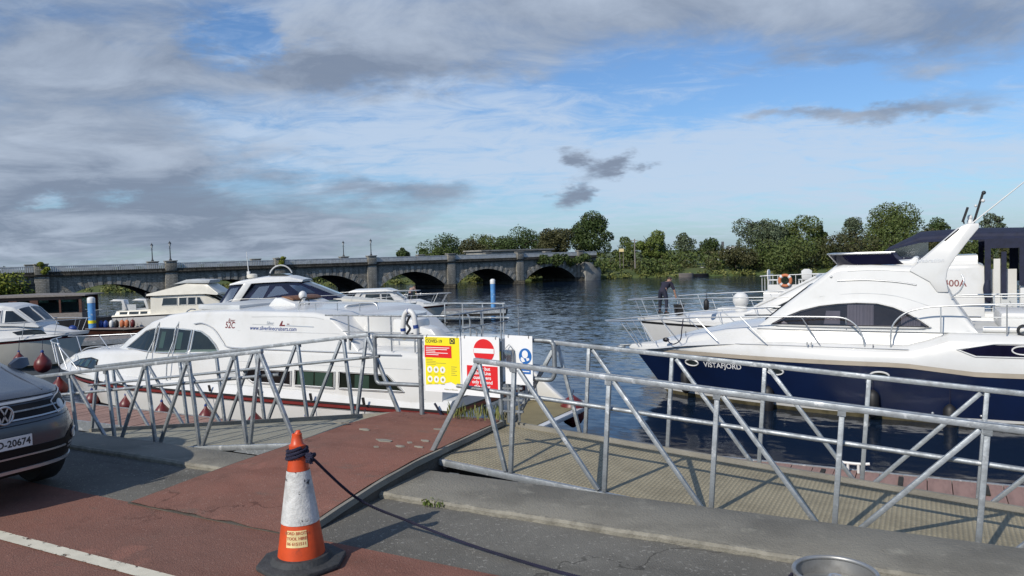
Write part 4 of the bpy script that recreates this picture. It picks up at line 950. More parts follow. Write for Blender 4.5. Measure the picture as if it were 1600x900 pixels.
# windscreen on the sloping front
for y0, y1 in ((-1.12, -.42), (-.36, .36), (.42, 1.12)):
    window(bA, '+z', [(3.45, y0*1.0), (3.45, y1*1.0), (2.50, y1*.92), (2.50, y0*.92)], A, 'dark_glass', 'black_paint', .012, .012, .2, 'windscreen')
# flybridge screen and coaming
def uring(z, xf, hw, xr, r=.5):
    return [(xr, hw, z)]+[(xf-r+r*math.sin(a), (hw-r)+r*math.cos(a), z) for a in [math.pi/2*k/8 for k in range(9)]]
o = MB()
inn = []; base = uring(3.345, 1.88, 1.12, .55); topr = uring(3.60, 2.08, 1.22, .70)
full = lambda q: q+[(x, -y, z) for x, y, z in q[::-1]]
o.loft([full(base), full(topr)], caps=False, ring_closed=False); o.loft([[(x-.02, y*.985, z) for x, y, z in full(base)], [(x-.02, y*.985, z) for x, y, z in full(topr)]], caps=False, ring_closed=False)
o.build('fly_screen', 'navy_glass', A, 50)
MB().tube(full(topr), .018, 6).build('screen_rail', 'chrome', A, 60)
MB().loft([full([(x-.10, y*.93, 3.34) for x, y, z in base]), full([(x-.06, y*.95, 3.52) for x, y, z in topr])], caps=False, ring_closed=False).build('fly_dash', 'navy_canvas', A, 50)
for y in (-.55, .55):
    MB().prism([(.2, 3.26), (.7, 3.28), (.66, 3.40), (.32, 3.42), (.25, 3.50), (.15, 3.48)], y-.3, y+.3, 'y').build('fly_seat', 'white_plastic', A, 30, bevel=.04)
# radar arch
ap = [(.35, 3.20), (-.66, 4.15), (-.78, 4.20), (-1.0, 4.20), (-1.0, 4.10), (-.82, 3.86), (-.48, 3.36), (-.40, 3.2), (-.37, 3.0), (-.42, 2.72), (-.2, 2.72), (-.05, 2.95)]
for sg in (1, -1):
    mb = MB(); mb.prism(ap, 0, .13, 'y'); mb.v = [(x, sg*(1.24-(z-3.2)*.16-.13+y), z) for x, y, z in mb.v]; mb.build('arch_leg', 'gelcoat', A, 30, bevel=.03)
    ow = 1.24-(3.6-3.2)*.16
    lettering('Celebration', .13, 'script', 'car_silver', A, lambda a, b: Vector((-.02-sg*a*1.0, sg*(1.24-(3.38+b-3.2)*.16+.012), 3.38+b)), shear=.3)
    MB().tube([(-.35, sg*1.14, 3.84), (-.62, sg*1.10, 4.08)], .016, 6).build('arch_grip', 'black_paint', A, 60)
MB().prism([(-.70, 4.155), (-.78, 4.195), (-.99, 4.195), (-.99, 4.105), (-.8, 4.08)], -.96, .96, 'y').build('arch_top', 'gelcoat', A, 30, bevel=.02)
MB().lathe([(.06, 4.20), (.06, 4.27), (.04, 4.30), (.05, 4.31), (.05, 4.37), (.02, 4.40)], 12, (-.85, .55, 0)).build('anchor_light', 'white_plastic', A, 50)
MB().bar((-.70, .75, 4.24), (-.80, .75, 4.56), .10, .05).build('plate_antenna', 'black_paint', A, 30); MB().bar((-.73, .75, 4.20), (-.72, .75, 4.26), .03, .03).build('antenna_foot', 'black_paint', A, 30)
MB().bar((-.92, .4, 4.20), (-1.10, .4, 4.86), .04, .05).build('light_mast', 'black_paint', A, 30); MB().ball((-1.12, .4, 4.88), .045).build('mast_light', 'lamp_iron', A, 60); MB().ball((-1.10, .48, 4.70), .04).build('mast_lamp', 'white_plastic', A, 60); MB().ball((-.97, .33, 4.60), .03).build('mast_lamp', 'white_plastic', A, 60)
MB().tube([(-.85, .9, 4.18), (-2.6, .9, 5.72)], [.016, .008], 6).build('whip_antenna', 'white_plastic', A, 60)
# guard rails
top = [(8.05, 0, 1.86), (7.8, .30, 1.87), (7.0, .72, 1.93), (6.0, 1.08, 2.02), (5.0, 1.38, 2.10), (4.0, 1.60, 2.15), (3.0, 1.72, 2.18), (2.0, 1.74, 2.19), (1.66, 1.74, 2.17), (1.45, 1.74, 2.06), (1.30, 1.74, 1.86), (1.22, 1.74, 1.54)]
tubes(A, 'guard_rail', top, .018, both=True)
posts(A, [((7.0, .34, 1.24), (7.45, .46, 1.90)), ((6.9, .36, 1.24), (7.25, .60, 1.915)), ((6.35, .80, 1.36), (6.75, .80, 1.95)), ((5.6, 1.12, 1.46), (6.1, 1.04, 2.01)), ((4.55, 1.48, 1.55), (5.1, 1.35, 2.09)), ((3.35, 1.72, 1.56), (3.95, 1.62, 2.15)), ((2.15, 1.76, 1.55), (2.55, 1.74, 2.185))], .013, both=True)
posts(A, [((1.62, 1.5, 1.9), (1.62, 1.5, 2.17))], .010)
tubes(A, 'aft_rail', [(.70, 1.74, 1.55), (.69, 1.74, 1.9), (.60, 1.74, 2.12), (.40, 1.74, 2.30), (.1, 1.74, 2.40), (-.3, 1.74, 2.45), (-1.5, 1.74, 2.50), (-4.2, 1.74, 2.52)], .018, both=True)
posts(A, [((-.26, 1.75, 1.86), (-.26, 1.74, 2.45)), ((-1.45, 1.70, 1.86), (-1.45, 1.74, 2.50)), ((-2.7, 1.70, 1.86), (-2.7, 1.74, 2.51)), ((-3.9, 1.70, 1.86), (-3.9, 1.74, 2.52))], .014, both=True)
tubes(A, 'mid_rail', [(-1.0, 1.70, 2.22), (-4.2, 1.70, 2.24)], .012, both=True, sm=2)
tubes(A, 'cockpit_grab', [(-.46, 1.36, 2.62), (-.62, 1.40, 2.75), (-.70, 1.42, 2.95), (-.66, 1.36, 3.1)], .016)
MB().box(-4.3, -.9, -1.5, 1.5, 1.80, 1.865).build('aft_deck', 'gelcoat_deck', A, 30); MB().box(-3.4, -1.4, -.9, .9, 1.866, 2.25).build('aft_bench', 'white_plastic', A, 30, bevel=.05)
tubes(A, 'deck_cushion', [(-1.05, 1.30, 1.93), (-1.5, 1.32, 1.93), (-2.4, 1.32, 1.93)], .07, 'white_plastic')
MB().torus((-1.75, 1.62, 1.95), .10, .03, 'y', 14, 6).build('rope_coil', 'black_paint', A, 60); MB().torus((-1.95, 1.62, 1.95), .09, .03, 'y', 14, 6).build('rope_coil', 'black_paint', A, 60)
tubes(A, 'anchor_roller', [(7.62, 0, 1.17), (7.3, 0, 1.19), (6.9, 0, 1.24)], .03, 'galv_dull'); MB().ball((7.6, 0, 1.12), (.14, .07, .06)).build('anchor', 'galv_dull', A, 60)
tubes(A, 'bow_line', [(5.95, .97, 1.5), (5.9, 1.02, 1.42), (5.75, 1.12, 1.38), (5.55, 1.2, 1.5), (5.5, 1.22, 1.75), (5.45, 1.25, 2.04)], .014, 'rope_navy')
MB().ball((6.0, .95, 1.47), (.09, .05, .06)).build('deck_cleat', 'black_paint', A, 60)
GF = 'black fenders along the navy hull'
for x, z, hz in ((5.5, .36, .5), (3.33, .10, .62), (1.05, .28, .5), (-.42, .0, .62)):
    q = onto(bh, '+y', x, max(.2, z), .16); w = A.matrix_basis @ Vector((q.x, q.y, z))
    fender(w, .13, hz, 'black_rubber', 'black cylindrical fender on the navy hull '+{5.5: 'below the name and foremost porthole', 3.33: 'below the second porthole from the bow', 1.05: 'below the third porthole from the bow', -.42: 'aft of all its portholes'}[x], GF, line=1.0 if z > .2 else 1.3)

# ---- white flybridge cruiser behind, navy canopy ---------------------------------------
B = empty('motor_cruiser', (0, 27.1, WZ), math.pi, 'white cruiser with navy canvas canopy moored beyond the navy hulled cruiser', 'boat')
hB = Hull(-4.6, 1.95, .40, 2.3)
hB.row(-.5, .4, 7.6, 2); hB.row(0, .85, 8.4, 2); hB.row(.5, .94, 8.9); sB = lambda t: 1.28+.10*t; hB.row(lambda t: sB(t)-.22, 1.0, 9.3); hB.row(lambda t: sB(t)-.14, 1.01, 9.36); hB.row(sB, .98, 9.45)
hB.band(0, 1, 'hull_bottom', 'antifoul', B, transom=True); hB.band(1, 3, 'hull', 'gelcoat', B, transom=True); hB.band(3, 4, 'rub_rail', 'black_rubber', B, .01, True); hB.band(4, 5, 'topside', 'gelcoat', B, transom=True); hB.deck(5, 'deck', 'gelcoat_deck', B, .05)
tier(B, 'foredeck', 'gelcoat', [(8.6, 1.34, 1.37, .4, .3), (7.6, 1.34, 1.48, .9, .75), (6.2, 1.3, 1.62, 1.3, 1.1), (5.0, 1.3, 1.72, 1.5, 1.3), (3.8, 1.3, 1.78, 1.6, 1.4), (-4, 1.3, 1.8, 1.65, 1.5)], .12, .08)
bB, _ = tier(B, 'saloon', 'gelcoat', [(5.3, 1.62, 1.68, 1.35, 1.25), (4.4, 1.65, 2.1, 1.45, 1.25), (2.9, 1.65, 2.88, 1.5, 1.2), (2.2, 1.65, 3.05, 1.5, 1.2), (.6, 1.65, 3.16, 1.52, 1.25), (-1.3, 1.65, 3.18, 1.52, 1.3), (-1.45, 1.65, 3.1, 1.5, 1.3)], .14, .05)
for y0, y1 in ((-1.1, -.4), (-.34, .34), (.40, 1.1)):
    window(bB, '+z', [(5.0, y0), (5.0, y1), (3.1, y1*.92), (3.1, y0*.92)], B, 'green_glass', 'gelcoat', .03, .03, .25, 'windscreen')
window(bB, '+y', [(4.5, 1.78), (3.2, 2.45), (2.5, 2.62), (1.0, 2.62), (1.0, 1.9)], B, 'dark_glass', 'white_plastic', .02)
lettering('400A', .27, 'model_number', 'red_stripe', B, lambda a, b: onto(bB, '+y', -.72-a, 2.52+b, .006), bold=.004)
lettering('Rinka', .14, 'script', 'car_silver', B, lambda a, b: onto(bB, '+y', -.70-a, 2.98+b*.6, .006), shear=.3)
tubes(B, 'grab_loop', [(-.18, 1.5, 2.35), (-.32, 1.56, 2.42), (-.42, 1.56, 2.62), (-.36, 1.5, 2.76)], .022, 'black_paint')
# flybridge and canopy
bF, _ = tier(B, 'flybridge', 'gelcoat', [(1.35, 3.14, 3.20, 1.0, .9), (1.0, 3.14, 3.38, 1.15, 1.05), (-1.3, 3.15, 3.42, 1.25, 1.15)], .06, .02)
bC, cn = tier(B, 'canopy_top', 'navy_canvas', [(1.30, 3.42, 3.46, 1.1, .8), (1.0, 3.62, 3.68, 1.18, 1.0), (.15, 3.82, 4.02, 1.24, 1.1), (-1.2, 3.86, 4.08, 1.28, 1.15), (-2.6, 3.84, 4.04, 1.5, 1.36), (-4.4, 3.74, 3.92, 1.5, 1.30)], .20, .14)
for sg in (1, -1):
    MB().prism([(1.3, 3.36), (1.28, 3.42), (.95, 3.62), (.2, 3.82), (-.05, 3.84), (-.05, 3.38)], sg*1.13, sg*1.15, 'y').build('side_screen', 'clear_vinyl', B, 30)
    MB().bar((1.32, sg*1.14, 3.34), (-.1, sg*1.15, 3.36), .05, .08).build('screen_hem', 'navy_canvas', B, 30)
    for k in range(5): MB().ball((1.1-.25*k, sg*1.18, 3.37), .014, 8, 5).build('stud', 'chrome', B, 60)
    MB().prism([(1.55, 3.22), (1.50, 3.22), (.95, 3.62), (1.0, 3.62)], -1.0 if sg > 0 else -.02, 1.0 if sg > 0 else .02, 'y').build('fly_windscreen' if sg > 0 else 'screen_mullion', 'clear_vinyl' if sg > 0 else 'navy_canvas', B, 30)
    # tall aft enclosure
    for x0, x1 in ((-1.45, -1.60), (-2.28, -2.52), (-4.3, -4.45)): MB().box(x1, x0, sg*1.50-.02, sg*1.50+.02, 2.05 if x0 > -2 else 2.55, 3.86).build('canvas_post', 'navy_canvas', B, 30)
    MB().box(-4.4, -2.28, sg*1.50-.022, sg*1.50+.022, 2.55, 2.80).build('canvas_hem', 'navy_canvas', B, 30); MB().box(-4.4, -1.5, sg*1.50-.022, sg*1.50+.022, 3.60, 3.87).build('canvas_valance', 'navy_canvas', B, 30)
    MB().box(-4.3, -2.52, sg*1.495-.004, sg*1.495+.004, 2.80, 3.60).build('vinyl_window', 'clear_vinyl', B, 30)
    MB().bar((-2.6, sg*1.47, 3.0), (-3.8, sg*1.47, 3.7), .03, .03).build('canopy_strut', 'white_plastic', B, 30)
MB().tube(smooth_pts([(-1.52, 1.54, 2.7), (-1.50, 1.57, 2.5), (-1.52, 1.56, 2.3), (-1.56, 1.54, 2.1)], 4), [.05+.05*math.sin(math.pi*i/12) for i in range(13)], 8).build('rolled_flap', 'navy_canvas', B, 60)
MB().box(-2.25, -1.62, 1.1, 1.12, 1.7, 3.0).build('companion_door', 'gelcoat', B, 30); MB().box(-1.98, -1.86, 1.3, 1.45, 2.3, 3.5).build('door_curtain', 'navy_canvas', B, 30); MB().box(-1.84, -1.68, 1.28, 1.32, 2.0, 3.3).build('door_panel', 'white_plastic', B, 30)
MB().box(-4.4, -2.3, 1.2, 1.42, 1.7, 2.55).build('cockpit_side', 'gelcoat', B, 30, bevel=.04); MB().box(-4.4, -2.9, -1.2, .4, 1.7, 2.45).build('cockpit_seat', 'white_plastic', B, 30, bevel=.05)
MB().box(-2.25, -1.65, 1.18, 1.22, 1.75, 2.2).build('step_panel', 'rail_grey', B, 30)
tubes(B, 'guard_rail', [(9.75, 0, 2.02), (9.5, .35, 2.03), (8.2, .95, 2.10), (6.5, 1.5, 2.17), (4.5, 1.82, 2.22), (2, 1.88, 2.24), (-4.4, 1.88, 2.26)], .018, both=True)
tubes(B, 'mid_rail', [(9.6, .2, 1.72), (8.2, .98, 1.78), (6.5, 1.52, 1.84), (4.5, 1.84, 1.9), (-4.4, 1.9, 1.93)], .010, both=True)
for x, y in ((9.1, .35), (8.3, .78), (7.2, 1.2), (6.0, 1.52), (4.7, 1.74), (3.2, 1.86), (1.5, 1.9), (-.4, 1.9), (-2.3, 1.9), (-4.2, 1.9)): posts(B, [((x, y, 1.36), (x+.28, y-.02, 2.14 if x < 8 else 2.06))], .013, both=True)
MB().ball((5.55, .55, 2.05), (.27, .27, .27), 18, 12).build('satellite_dome', 'white_plastic', B, 60); MB().lathe([(.22, 1.62), (.20, 1.86)], 16, (5.55, .55, 0)).build('dome_base', 'white_plastic', B, 50)
MB().box(5.75, 6.4, -.35, .35, 1.66, 1.76).build('deck_hatch', 'white_plastic', B, 30, bevel=.03)
fender(B.matrix_basis @ Vector((6.45, 1.62, 1.95)), .09, .3, 'black_rubber', 'small black fender tied to the guard rail of the white cruiser with navy canopy', None, line=.2)
bk = empty('bucket', B.matrix_basis @ Vector((7.75, .35, 1.50)), 0, 'black plastic bucket on the foredeck beside the bending man', 'bucket')
MB().lathe([(.01, .01), (.15, .01), (.19, .34), (.205, .35), (.205, .37), (.185, .37), (.14, .03), (.01, .03)], 18).build('body', 'black_paint', bk, 50); MB().torus((0, 0, .36), .19, .008, 'z', 20, 5).build('rim', 'black_paint', bk, 60)
MB().torus((0, 0, .36), .195, .006, 'x', 14, 5, .25, 2.9).build('handle', 'car_silver', bk, 60)

# ---- cruiser with chairs and lifebuoy on its aft deck -----------------------------------
c0 = deep(1198, 470, 33.5); Cc = empty('motor_cruiser', (c0.x, c0.y, WZ), 0, 'white cruiser with railed aft deck carrying two plastic chairs and a lifebuoy', 'boat')
hC = Hull(0, 1.6, .4, 2.2); hC.row(-.4, .4, 7.5); hC.row(0, .88, 8.2); hC.row(.8, 1, 8.7); hC.row(1.25, .98, 9)
hC.band(0, 1, 'hull_bottom', 'antifoul', Cc, transom=True); hC.band(1, 3, 'hull', 'gelcoat', Cc, transom=True); hC.deck(3, 'deck', 'gelcoat_deck', Cc)
bX, _ = tier(Cc, 'aft_cabin', 'gelcoat', [(.1, 1.2, 1.95, 1.4, 1.3), (2.8, 1.2, 1.95, 1.4, 1.3)], .1, .03)
bY, _ = tier(Cc, 'wheelhouse', 'gelcoat', [(2.3, 1.2, 2.2, 1.35, 1.25), (2.6, 1.2, 2.62, 1.35, 1.2), (4.6, 1.2, 2.66, 1.35, 1.2), (5.6, 1.2, 1.9, 1.3, 1.2), (7.6, 1.2, 1.45, .8, .7)], .12, .05)
window(bY, '-y', [(2.9, 1.9), (4.4, 1.9), (4.4, 2.4), (2.9, 2.4)], Cc, 'dark_glass', 'chrome')
tubes(Cc, 'aft_rail', [(.05, 1.3, 2.6), (.05, 0, 2.6), (.05, -1.3, 2.6), (.2, -1.35, 2.62), (2.3, -1.35, 2.68)], .018, 'white_plastic', sm=4)
for y in (-1.3, -.65, 0, .65, 1.3): posts(Cc, [((.05, y, 1.95), (.05, y, 2.6))], .013, 'white_plastic')
for x in (.7, 1.4, 2.1): posts(Cc, [((x, -1.35, 1.95), (x, -1.35, 2.65))], .013, 'white_plastic')
MB().box(.3, 2.2, -1.36, -1.345, 2.0, 2.25).build('weather_cloth', 'white_plastic', Cc, 30)
lb = empty('lifebuoy', Cc.matrix_basis @ Vector((1.0, -1.44, 2.42)), 0, 'orange and white ring lifebuoy on the aft rail by plastic chairs', 'lifebuoy')
MB().torus((0, 0, 0), .22, .065, 'y', 28, 10).build('ring', 'lifebuoy_orange', lb, 60)
for k in range(4): MB().torus((0, 0, 0), .22, .068, 'y', 4, 10, k*1.571+.55, k*1.571+.95).build('band', 'white_plastic', lb, 60)
def chair(x, y, rz_, lab):
    t = empty('plastic_chair', Cc.matrix_basis @ Vector((x, y, 1.985)), rz_, lab, 'chair')
    MB().box(-.22, .22, -.22, .22, .41, .45).build('seat', 'white_plastic', t, 30, bevel=.015)
    for sx in (-.19, .19):
        for sy in (-.19, .19): MB().bar((sx, sy, .0), (sx*.95, sy*.95, .41), .04, .04).build('leg', 'white_plastic', t, 30)
    MB().prism([(-.20, .45), (.20, .45), (.22, .8), (.1, .88), (-.1, .88), (-.22, .8)], .20, .24, 'y').build('backrest', 'white_plastic', t, 30, bevel=.01)
chair(.42, -.6, 1.5, 'white plastic chair at the railed end of the aft deck'); chair(1.65, -.5, -2.7, 'white plastic chair behind the ring lifebuoy')
tb = empty('deck_table', Cc.matrix_basis @ Vector((2.0, .1, 1.985)), 0, 'white slatted deck table beside the plastic chairs', 'table'); MB().box(-.6, .5, -.35, .35, .62, .66).build('top', 'white_plastic', tb, 30)
for x in (-.4, .3): MB().tube([(x, 0, 0), (x, 0, .62)], .03, 8).build('leg', 'white_plastic', tb, 60)

# ---- long white hire cruiser --------------------------------------------------------------
D = empty('hire_cruiser', (0, 13.62, WZ), math.pi, 'long white river cruiser with maroon stripe moored along the pink pontoon', 'boat')
hD = Hull(7.75, 2.0, .55, 2.4)
hD.row(-.5, .5, 21.0, 2); hD.row(-.05, .90, 21.6); hD.row(.30, .95, 21.8); hD.row(.36, .955, 21.85); hD.row(.825, .99, 22.2); hD.row(.85, 1.0, 22.25); hD.row(.92, 1.0, 22.3); hD.row(.955, 1.0, 22.35); hD.row(1.05, .98, 22.45); hD.row(1.12, .93, 22.4)
hD.band(0, 2, 'hull_bottom', 'gelcoat', D, transom=True); hD.band(2, 3, 'lower_stripe', 'black_rubber', D, .01, True); hD.band(3, 4, 'hull', 'gelcoat', D, transom=True)
hD.band(4, 5, 'rub_strip', 'black_rubber', D, .03, True); hD.band(5, 6, 'maroon_stripe', 'red_stripe', D, .012, True); hD.band(6, 7, 'rub_rail', 'black_rubber', D, .03, True); md = hD.band(7, 9, 'gunwale', 'gelcoat', D, transom=True); hD.deck(9, 'deck', 'gelcoat_deck', D, .05)
bL, _ = tier(D, 'coachroof', 'gelcoat', [(22.0, 1.04, 1.10, .35, .25), (21.4, 1.05, 1.22, .85, .65), (20.6, 1.05, 1.42, 1.25, .95), (19.7, 1.05, 1.58, 1.52, 1.22), (18.6, 1.05, 1.66, 1.72, 1.48), (17.2, 1.05, 1.74, 1.80, 1.66), (15, 1.05, 1.86, 1.82, 1.72), (12, 1.05, 1.98, 1.84, 1.76), (8.6, 1.05, 2.0, 1.84, 1.78), (7.95, 1.05, 1.98, 1.78, 1.70)], .14, .05)
bU, _ = tier(D, 'deckhouse', 'gelcoat', [(18.35, 1.60, 1.66, 1.25, 1.15), (17.6, 1.62, 1.98, 1.52, 1.36), (16.6, 1.62, 2.42, 1.66, 1.42), (15.9, 1.62, 2.60, 1.70, 1.44), (15.2, 1.62, 2.68, 1.72, 1.46), (14.0, 1.62, 2.72, 1.74, 1.50), (13.2, 1.62, 2.73, 1.76, 1.58), (11.2, 1.62, 2.72, 1.78, 1.62), (10.75, 1.62, 2.66, 1.78, 1.64), (10.3, 1.62, 2.36, 1.78, 1.68), (9.95, 1.62, 2.02, 1.78, 1.74)], .10, .04, 6)
for ax in ('+y', '-y'):
    W1 = [[(17.46, 1.76), (16.72, 2.19), (16.28, 2.28), (16.28, 1.71)], [(16.16, 1.71), (16.16, 2.28), (15.52, 2.28), (15.54, 1.72)], [(15.46, 1.72), (15.44, 2.28), (14.95, 2.26), (14.98, 1.73)], [(14.88, 1.73), (14.86, 2.26), (14.62, 2.24), (14.35, 2.13), (14.1, 1.97), (13.9, 1.78)]]
    for k, q in enumerate(W1):
        w = panel(bU, ax, q, 'window', 'interior', D, .004, .012)
        if k in (1, 2):
            mx = sum(p[0] for p in q)/4
            panel(bU, ax, [(mx+.22, 1.82), (mx+.05, 1.82), (mx+.05, 2.2), (mx+.22, 2.2)], 'curtain', 'curtain_green', w, .012, .006)
        panel(bU, ax, q, 'glass', 'green_glass', w, .026, 0); rim(bU, ax, q, 'frame', 'chrome', w, .020, .02)
    W2 = [[(13.15, 1.48), (13.05, 1.34), (12.8, 1.21), (11.68, 1.21), (11.68, 1.50)], [(11.56, 1.53), (11.57, 1.21), (10.50, 1.22), (10.50, 1.54)], [(10.37, 1.55), (10.38, 1.22), (8.78, 1.25), (9.16, 1.55)]]
    for k, q in enumerate(W2):
        w = panel(bL, ax, q, 'hull_window', 'interior', D, .004, .012)
        cur = {0: [], 1: [(11.5, 11.06), (11.02, 10.56)], 2: [(9.98, 9.62)]}[k]
        for a, b in cur: panel(bL, ax, [(a, 1.24), (b, 1.24), (b, 1.51), (a, 1.51)], 'curtain', 'curtain_green', w, .012, .006)
        panel(bL, ax, q, 'glass', 'green_glass' if k else 'smoke_glass', w, .026, 0); rim(bL, ax, q, 'frame', 'white_plastic', w, .022, .022); rim(bL, ax, [(x, z) for x, z in q], 'seal', 'black_rubber', w, .010, .034)
    q = [(19.0, 1.24), (18.1, 1.50), (17.62, 1.47), (17.68, 1.24)]
    q = [(20.15, 1.20), (19.65, 1.36), (19.0, 1.44), (18.55, 1.42), (18.5, 1.20)]
    w = panel(bL, ax, q, 'bow_window', 'interior', D, .004, .012); 
    for a, b in ((19.55, 19.4), (19.2, 19.0)): panel(bL, ax, [(a, 1.22), (b, 1.22), (b, 1.38), (a, 1.38)], 'curtain', 'curtain_green', w, .012, .006)
    panel(bL, ax, q, 'glass', 'green_glass', w, .024, 0); rim(bL, ax, q, 'frame', 'black_rubber', w, .014, .02)
    rim(bL, ax, [(13.9, 1.28), (13.3, 1.28), (13.25, 1.33), (13.3, 1.38), (13.9, 1.38), (13.95, 1.33)], 'vent_frame', 'rail_grey', D, .012)
    panel(bL, ax, [(13.9, 1.28), (13.3, 1.28), (13.25, 1.33), (13.3, 1.38), (13.9, 1.38), (13.95, 1.33)], 'vent', 'rail_grey', D, .012, .012)
    sg = 1 if ax == '+y' else -1
    tubes(D, 'roof_grab', [onto(bU, ax, x, z, .03) for x, z in ((14.9, 2.40), (14.6, 2.42), (14.2, 2.30), (13.85, 2.04), (13.65, 1.93), (13.0, 1.92), (11.0, 1.93), (9.98, 1.94))]+[(9.4, sg*1.80, 1.94), (8.85, sg*1.80, 1.95)], .014)
    for x in (16.25, 15.50):
        tubes(D, 'boarding_rail', [(x, sg*1.90, 1.12), (x, sg*1.84, 1.62)]+[onto(bU, ax, x, z, .05) for z in (2.0, 2.3)]+[onto(bU, '+z', x, sg*yy, .03) for yy in (1.22, 1.0)], .015, 'galv', sm=3)
    panel(bU, ax, [(12.95, 2.452), (12.30, 2.446), (12.30, 2.432), (12.95, 2.438)], 'logo_line', 'rail_grey', D, .005, .004); panel(bU, ax, [(11.95, 2.44), (11.15, 2.43), (11.15, 2.414), (11.95, 2.424)], 'logo_line', 'car_silver', D, .005, .004)
    panel(bU, ax, [(12.14, 2.42), (11.97, 2.42), (11.97, 2.45), (12.06, 2.45), (12.04, 2.53), (12.075, 2.53)], 'logo_letter', 'red_stripe', D, .005, .004)
    f = (lambda x0, z0: (lambda a, b: onto(bU, ax, x0-sg*a, z0+b, .005)))
    lettering('52C', .20, 'model_number', 'red_stripe', D, f(13.68, 2.34), bold=.003); lettering('River', .11, 'script', 'red_stripe', D, f(13.66, 2.475), shear=.3)
    lettering('www.silverlinecruisers.com', .125, 'web_address', 'deep_blue', D, f(12.32, 2.325), bold=.001); lettering('Silver', .10, 'script', 'car_silver', D, f(12.42, 2.445), shear=.3); lettering('ine', .06, 'script', 'red_stripe', D, f(11.88, 2.45))
for y0, y1 in ((-1.1, -.4), (-.34, .34), (.40, 1.1)):
    window(bU, '+z', [(17.9, y0), (17.9, y1), (16.35, y1*.95), (16.35, y0*.95)], D, 'dark_glass', 'chrome', .02, .02, .25, 'windscreen')
for ax in ('+y', '-y'):
    for q in ([(13.4, 2.30), (12.4, 2.30), (11.2, 2.30), (10.45, 2.30)], [(17.2, 1.66), (15, 1.66), (13, 1.66), (10, 1.66)], [(13.0, 2.60), (12, 2.62), (11.2, 2.62), (10.9, 2.58)]): tubes(D, 'moulding_seam', [onto(bU, ax, x, z, .0) for x, z in q], .006, 'rail_grey', 5, 2)
    for q in ([(17.5, 1.14), (14, 1.13), (11, 1.13), (8.3, 1.13)], [(13.3, 1.64), (11, 1.66), (8.6, 1.68)]): tubes(D, 'moulding_seam', [onto(bL, ax, x, z, .0) for x, z in q], .006, 'rail_grey', 5, 2)
# sliding roof and upper helm
MB().box(13.9, 15.3, -1.1, 1.1, 2.70, 2.82).build('sliding_roof', 'rail_grey', D, 30, bevel=.03)
hb = set(bpy.data.objects)
MB().prism([(12.9, 2.74), (11.6, 2.74), (11.7, 2.86), (12.3, 3.05), (12.55, 3.05)], -.9, .6, 'y').build('helm_console', 'gelcoat', D, 30, bevel=.05)
MB().prism([(12.42, 3.055), (11.9, 2.955), (11.92, 3.01), (12.1, 3.08), (12.4, 3.10)], -.8, .45, 'y').build('instrument_panel', 'teak', D, 30, bevel=.02)
MB().torus((11.62, .25, 2.86), .19, .018, 'x', 24, 6).build('steering_wheel', 'black_paint', D, 60); MB().bar((11.62, .07, 2.86), (11.62, .43, 2.86), .02, .02).build('wheel_spoke', 'chrome', D, 30); MB().bar((11.62, .25, 2.7), (11.62, .25, 3.03), .02, .02).build('wheel_spoke', 'chrome', D, 30)
MB().ball((11.9, .05, 3.1), (.12, .13, .16)).build('searchlight', 'white_plastic', D, 60); MB().tube([(11.9, .05, 2.8), (11.9, .05, 3.0)], .05, 8).build('searchlight_stem', 'white_plastic', D, 60)
for o in set(bpy.data.objects)-hb: o.location = (13.4*.0+12.3+.95-12.3*.72, 0, 2.72*(1-.68)); o.scale = (.72, .8, .68)     # compact helm station
MB().prism([(11.6, 2.66), (11.2, 2.66), (11.15, 2.80), (11.2, 2.81), (11.28, 2.75), (11.6, 2.74)], -.5, .6, 'y').build('helm_seat', 'white_plastic', D, 30, bevel=.05)
MB().box(12.8, 13.4, -1.0, -.2, 2.74, 2.80).build('skylight', 'curtain_green', D, 30)
tubes(D, 'upper_rail', [(12.0, 1.2, 2.74), (11.95, 1.2, 2.86), (11.7, 1.2, 2.9), (10.2, 1.2, 2.90), (9.9, 1.2, 2.88), (9.82, 1.2, 2.76)], .016)
for x in (11.5, 10.9, 10.3): posts(D, [((x, 1.2, 2.72), (x, 1.2, 2.89))], .012)
# rounded aft bulkhead and raised stern structure
MB().tube([(10.2, .35, 1.98), (10.2, .35, 2.62)], .80, 32).build('stairwell_drum', 'gelcoat', D, 30)
MB().box(9.05, 9.7, .45, .95, 1.98, 2.56).build('aft_locker', 'gelcoat', D, 30, bevel=.08)
MB().prism([(9.05, 1.99), (8.4, 1.99), (8.5, 2.10), (8.75, 2.35), (9.05, 2.42)], .5, .9, 'y').build('aft_step', 'gelcoat', D, 30, bevel=.05)
lettering('0', .16, 'mark', 'sticker', D, lambda a, b: Vector((9.38-a, .955, 2.12+b)))
for y in (1.74, -1.74):
    tubes(D, 'aft_rail', [(10.75, y, 2.68), (10.2, y, 2.685), (8.5, y, 2.69)], .018, 'galv', sm=2); tubes(D, 'aft_mid_rail', [(10.3, y, 2.36), (8.4, y, 2.36)], .012, 'galv', sm=2)
    for x in (10.15, 9.65, 9.1, 8.55): posts(D, [((x, y, 2.0), (x, y, 2.69))], .015, 'galv')
    MB().ball((10.1, y, 2.21), (.05, .03, .04)).build('rail_foot', 'black_paint', D, 60)
tubes(D, 'stern_rail', [(8.5, 1.74, 2.69), (8.0, 1.6, 2.69), (7.9, 1.3, 2.69), (7.85, -1.3, 2.69)], .018, 'galv', sm=4); tubes(D, 'stern_mid_rail', [(7.88, 1.4, 2.4), (7.85, -1.5, 2.4)], .012, 'galv', sm=2)
for y in (1.2, .4, -.4, -1.2): posts(D, [((7.87, y, 2.0), (7.87, y, 2.69))], .014, 'galv')
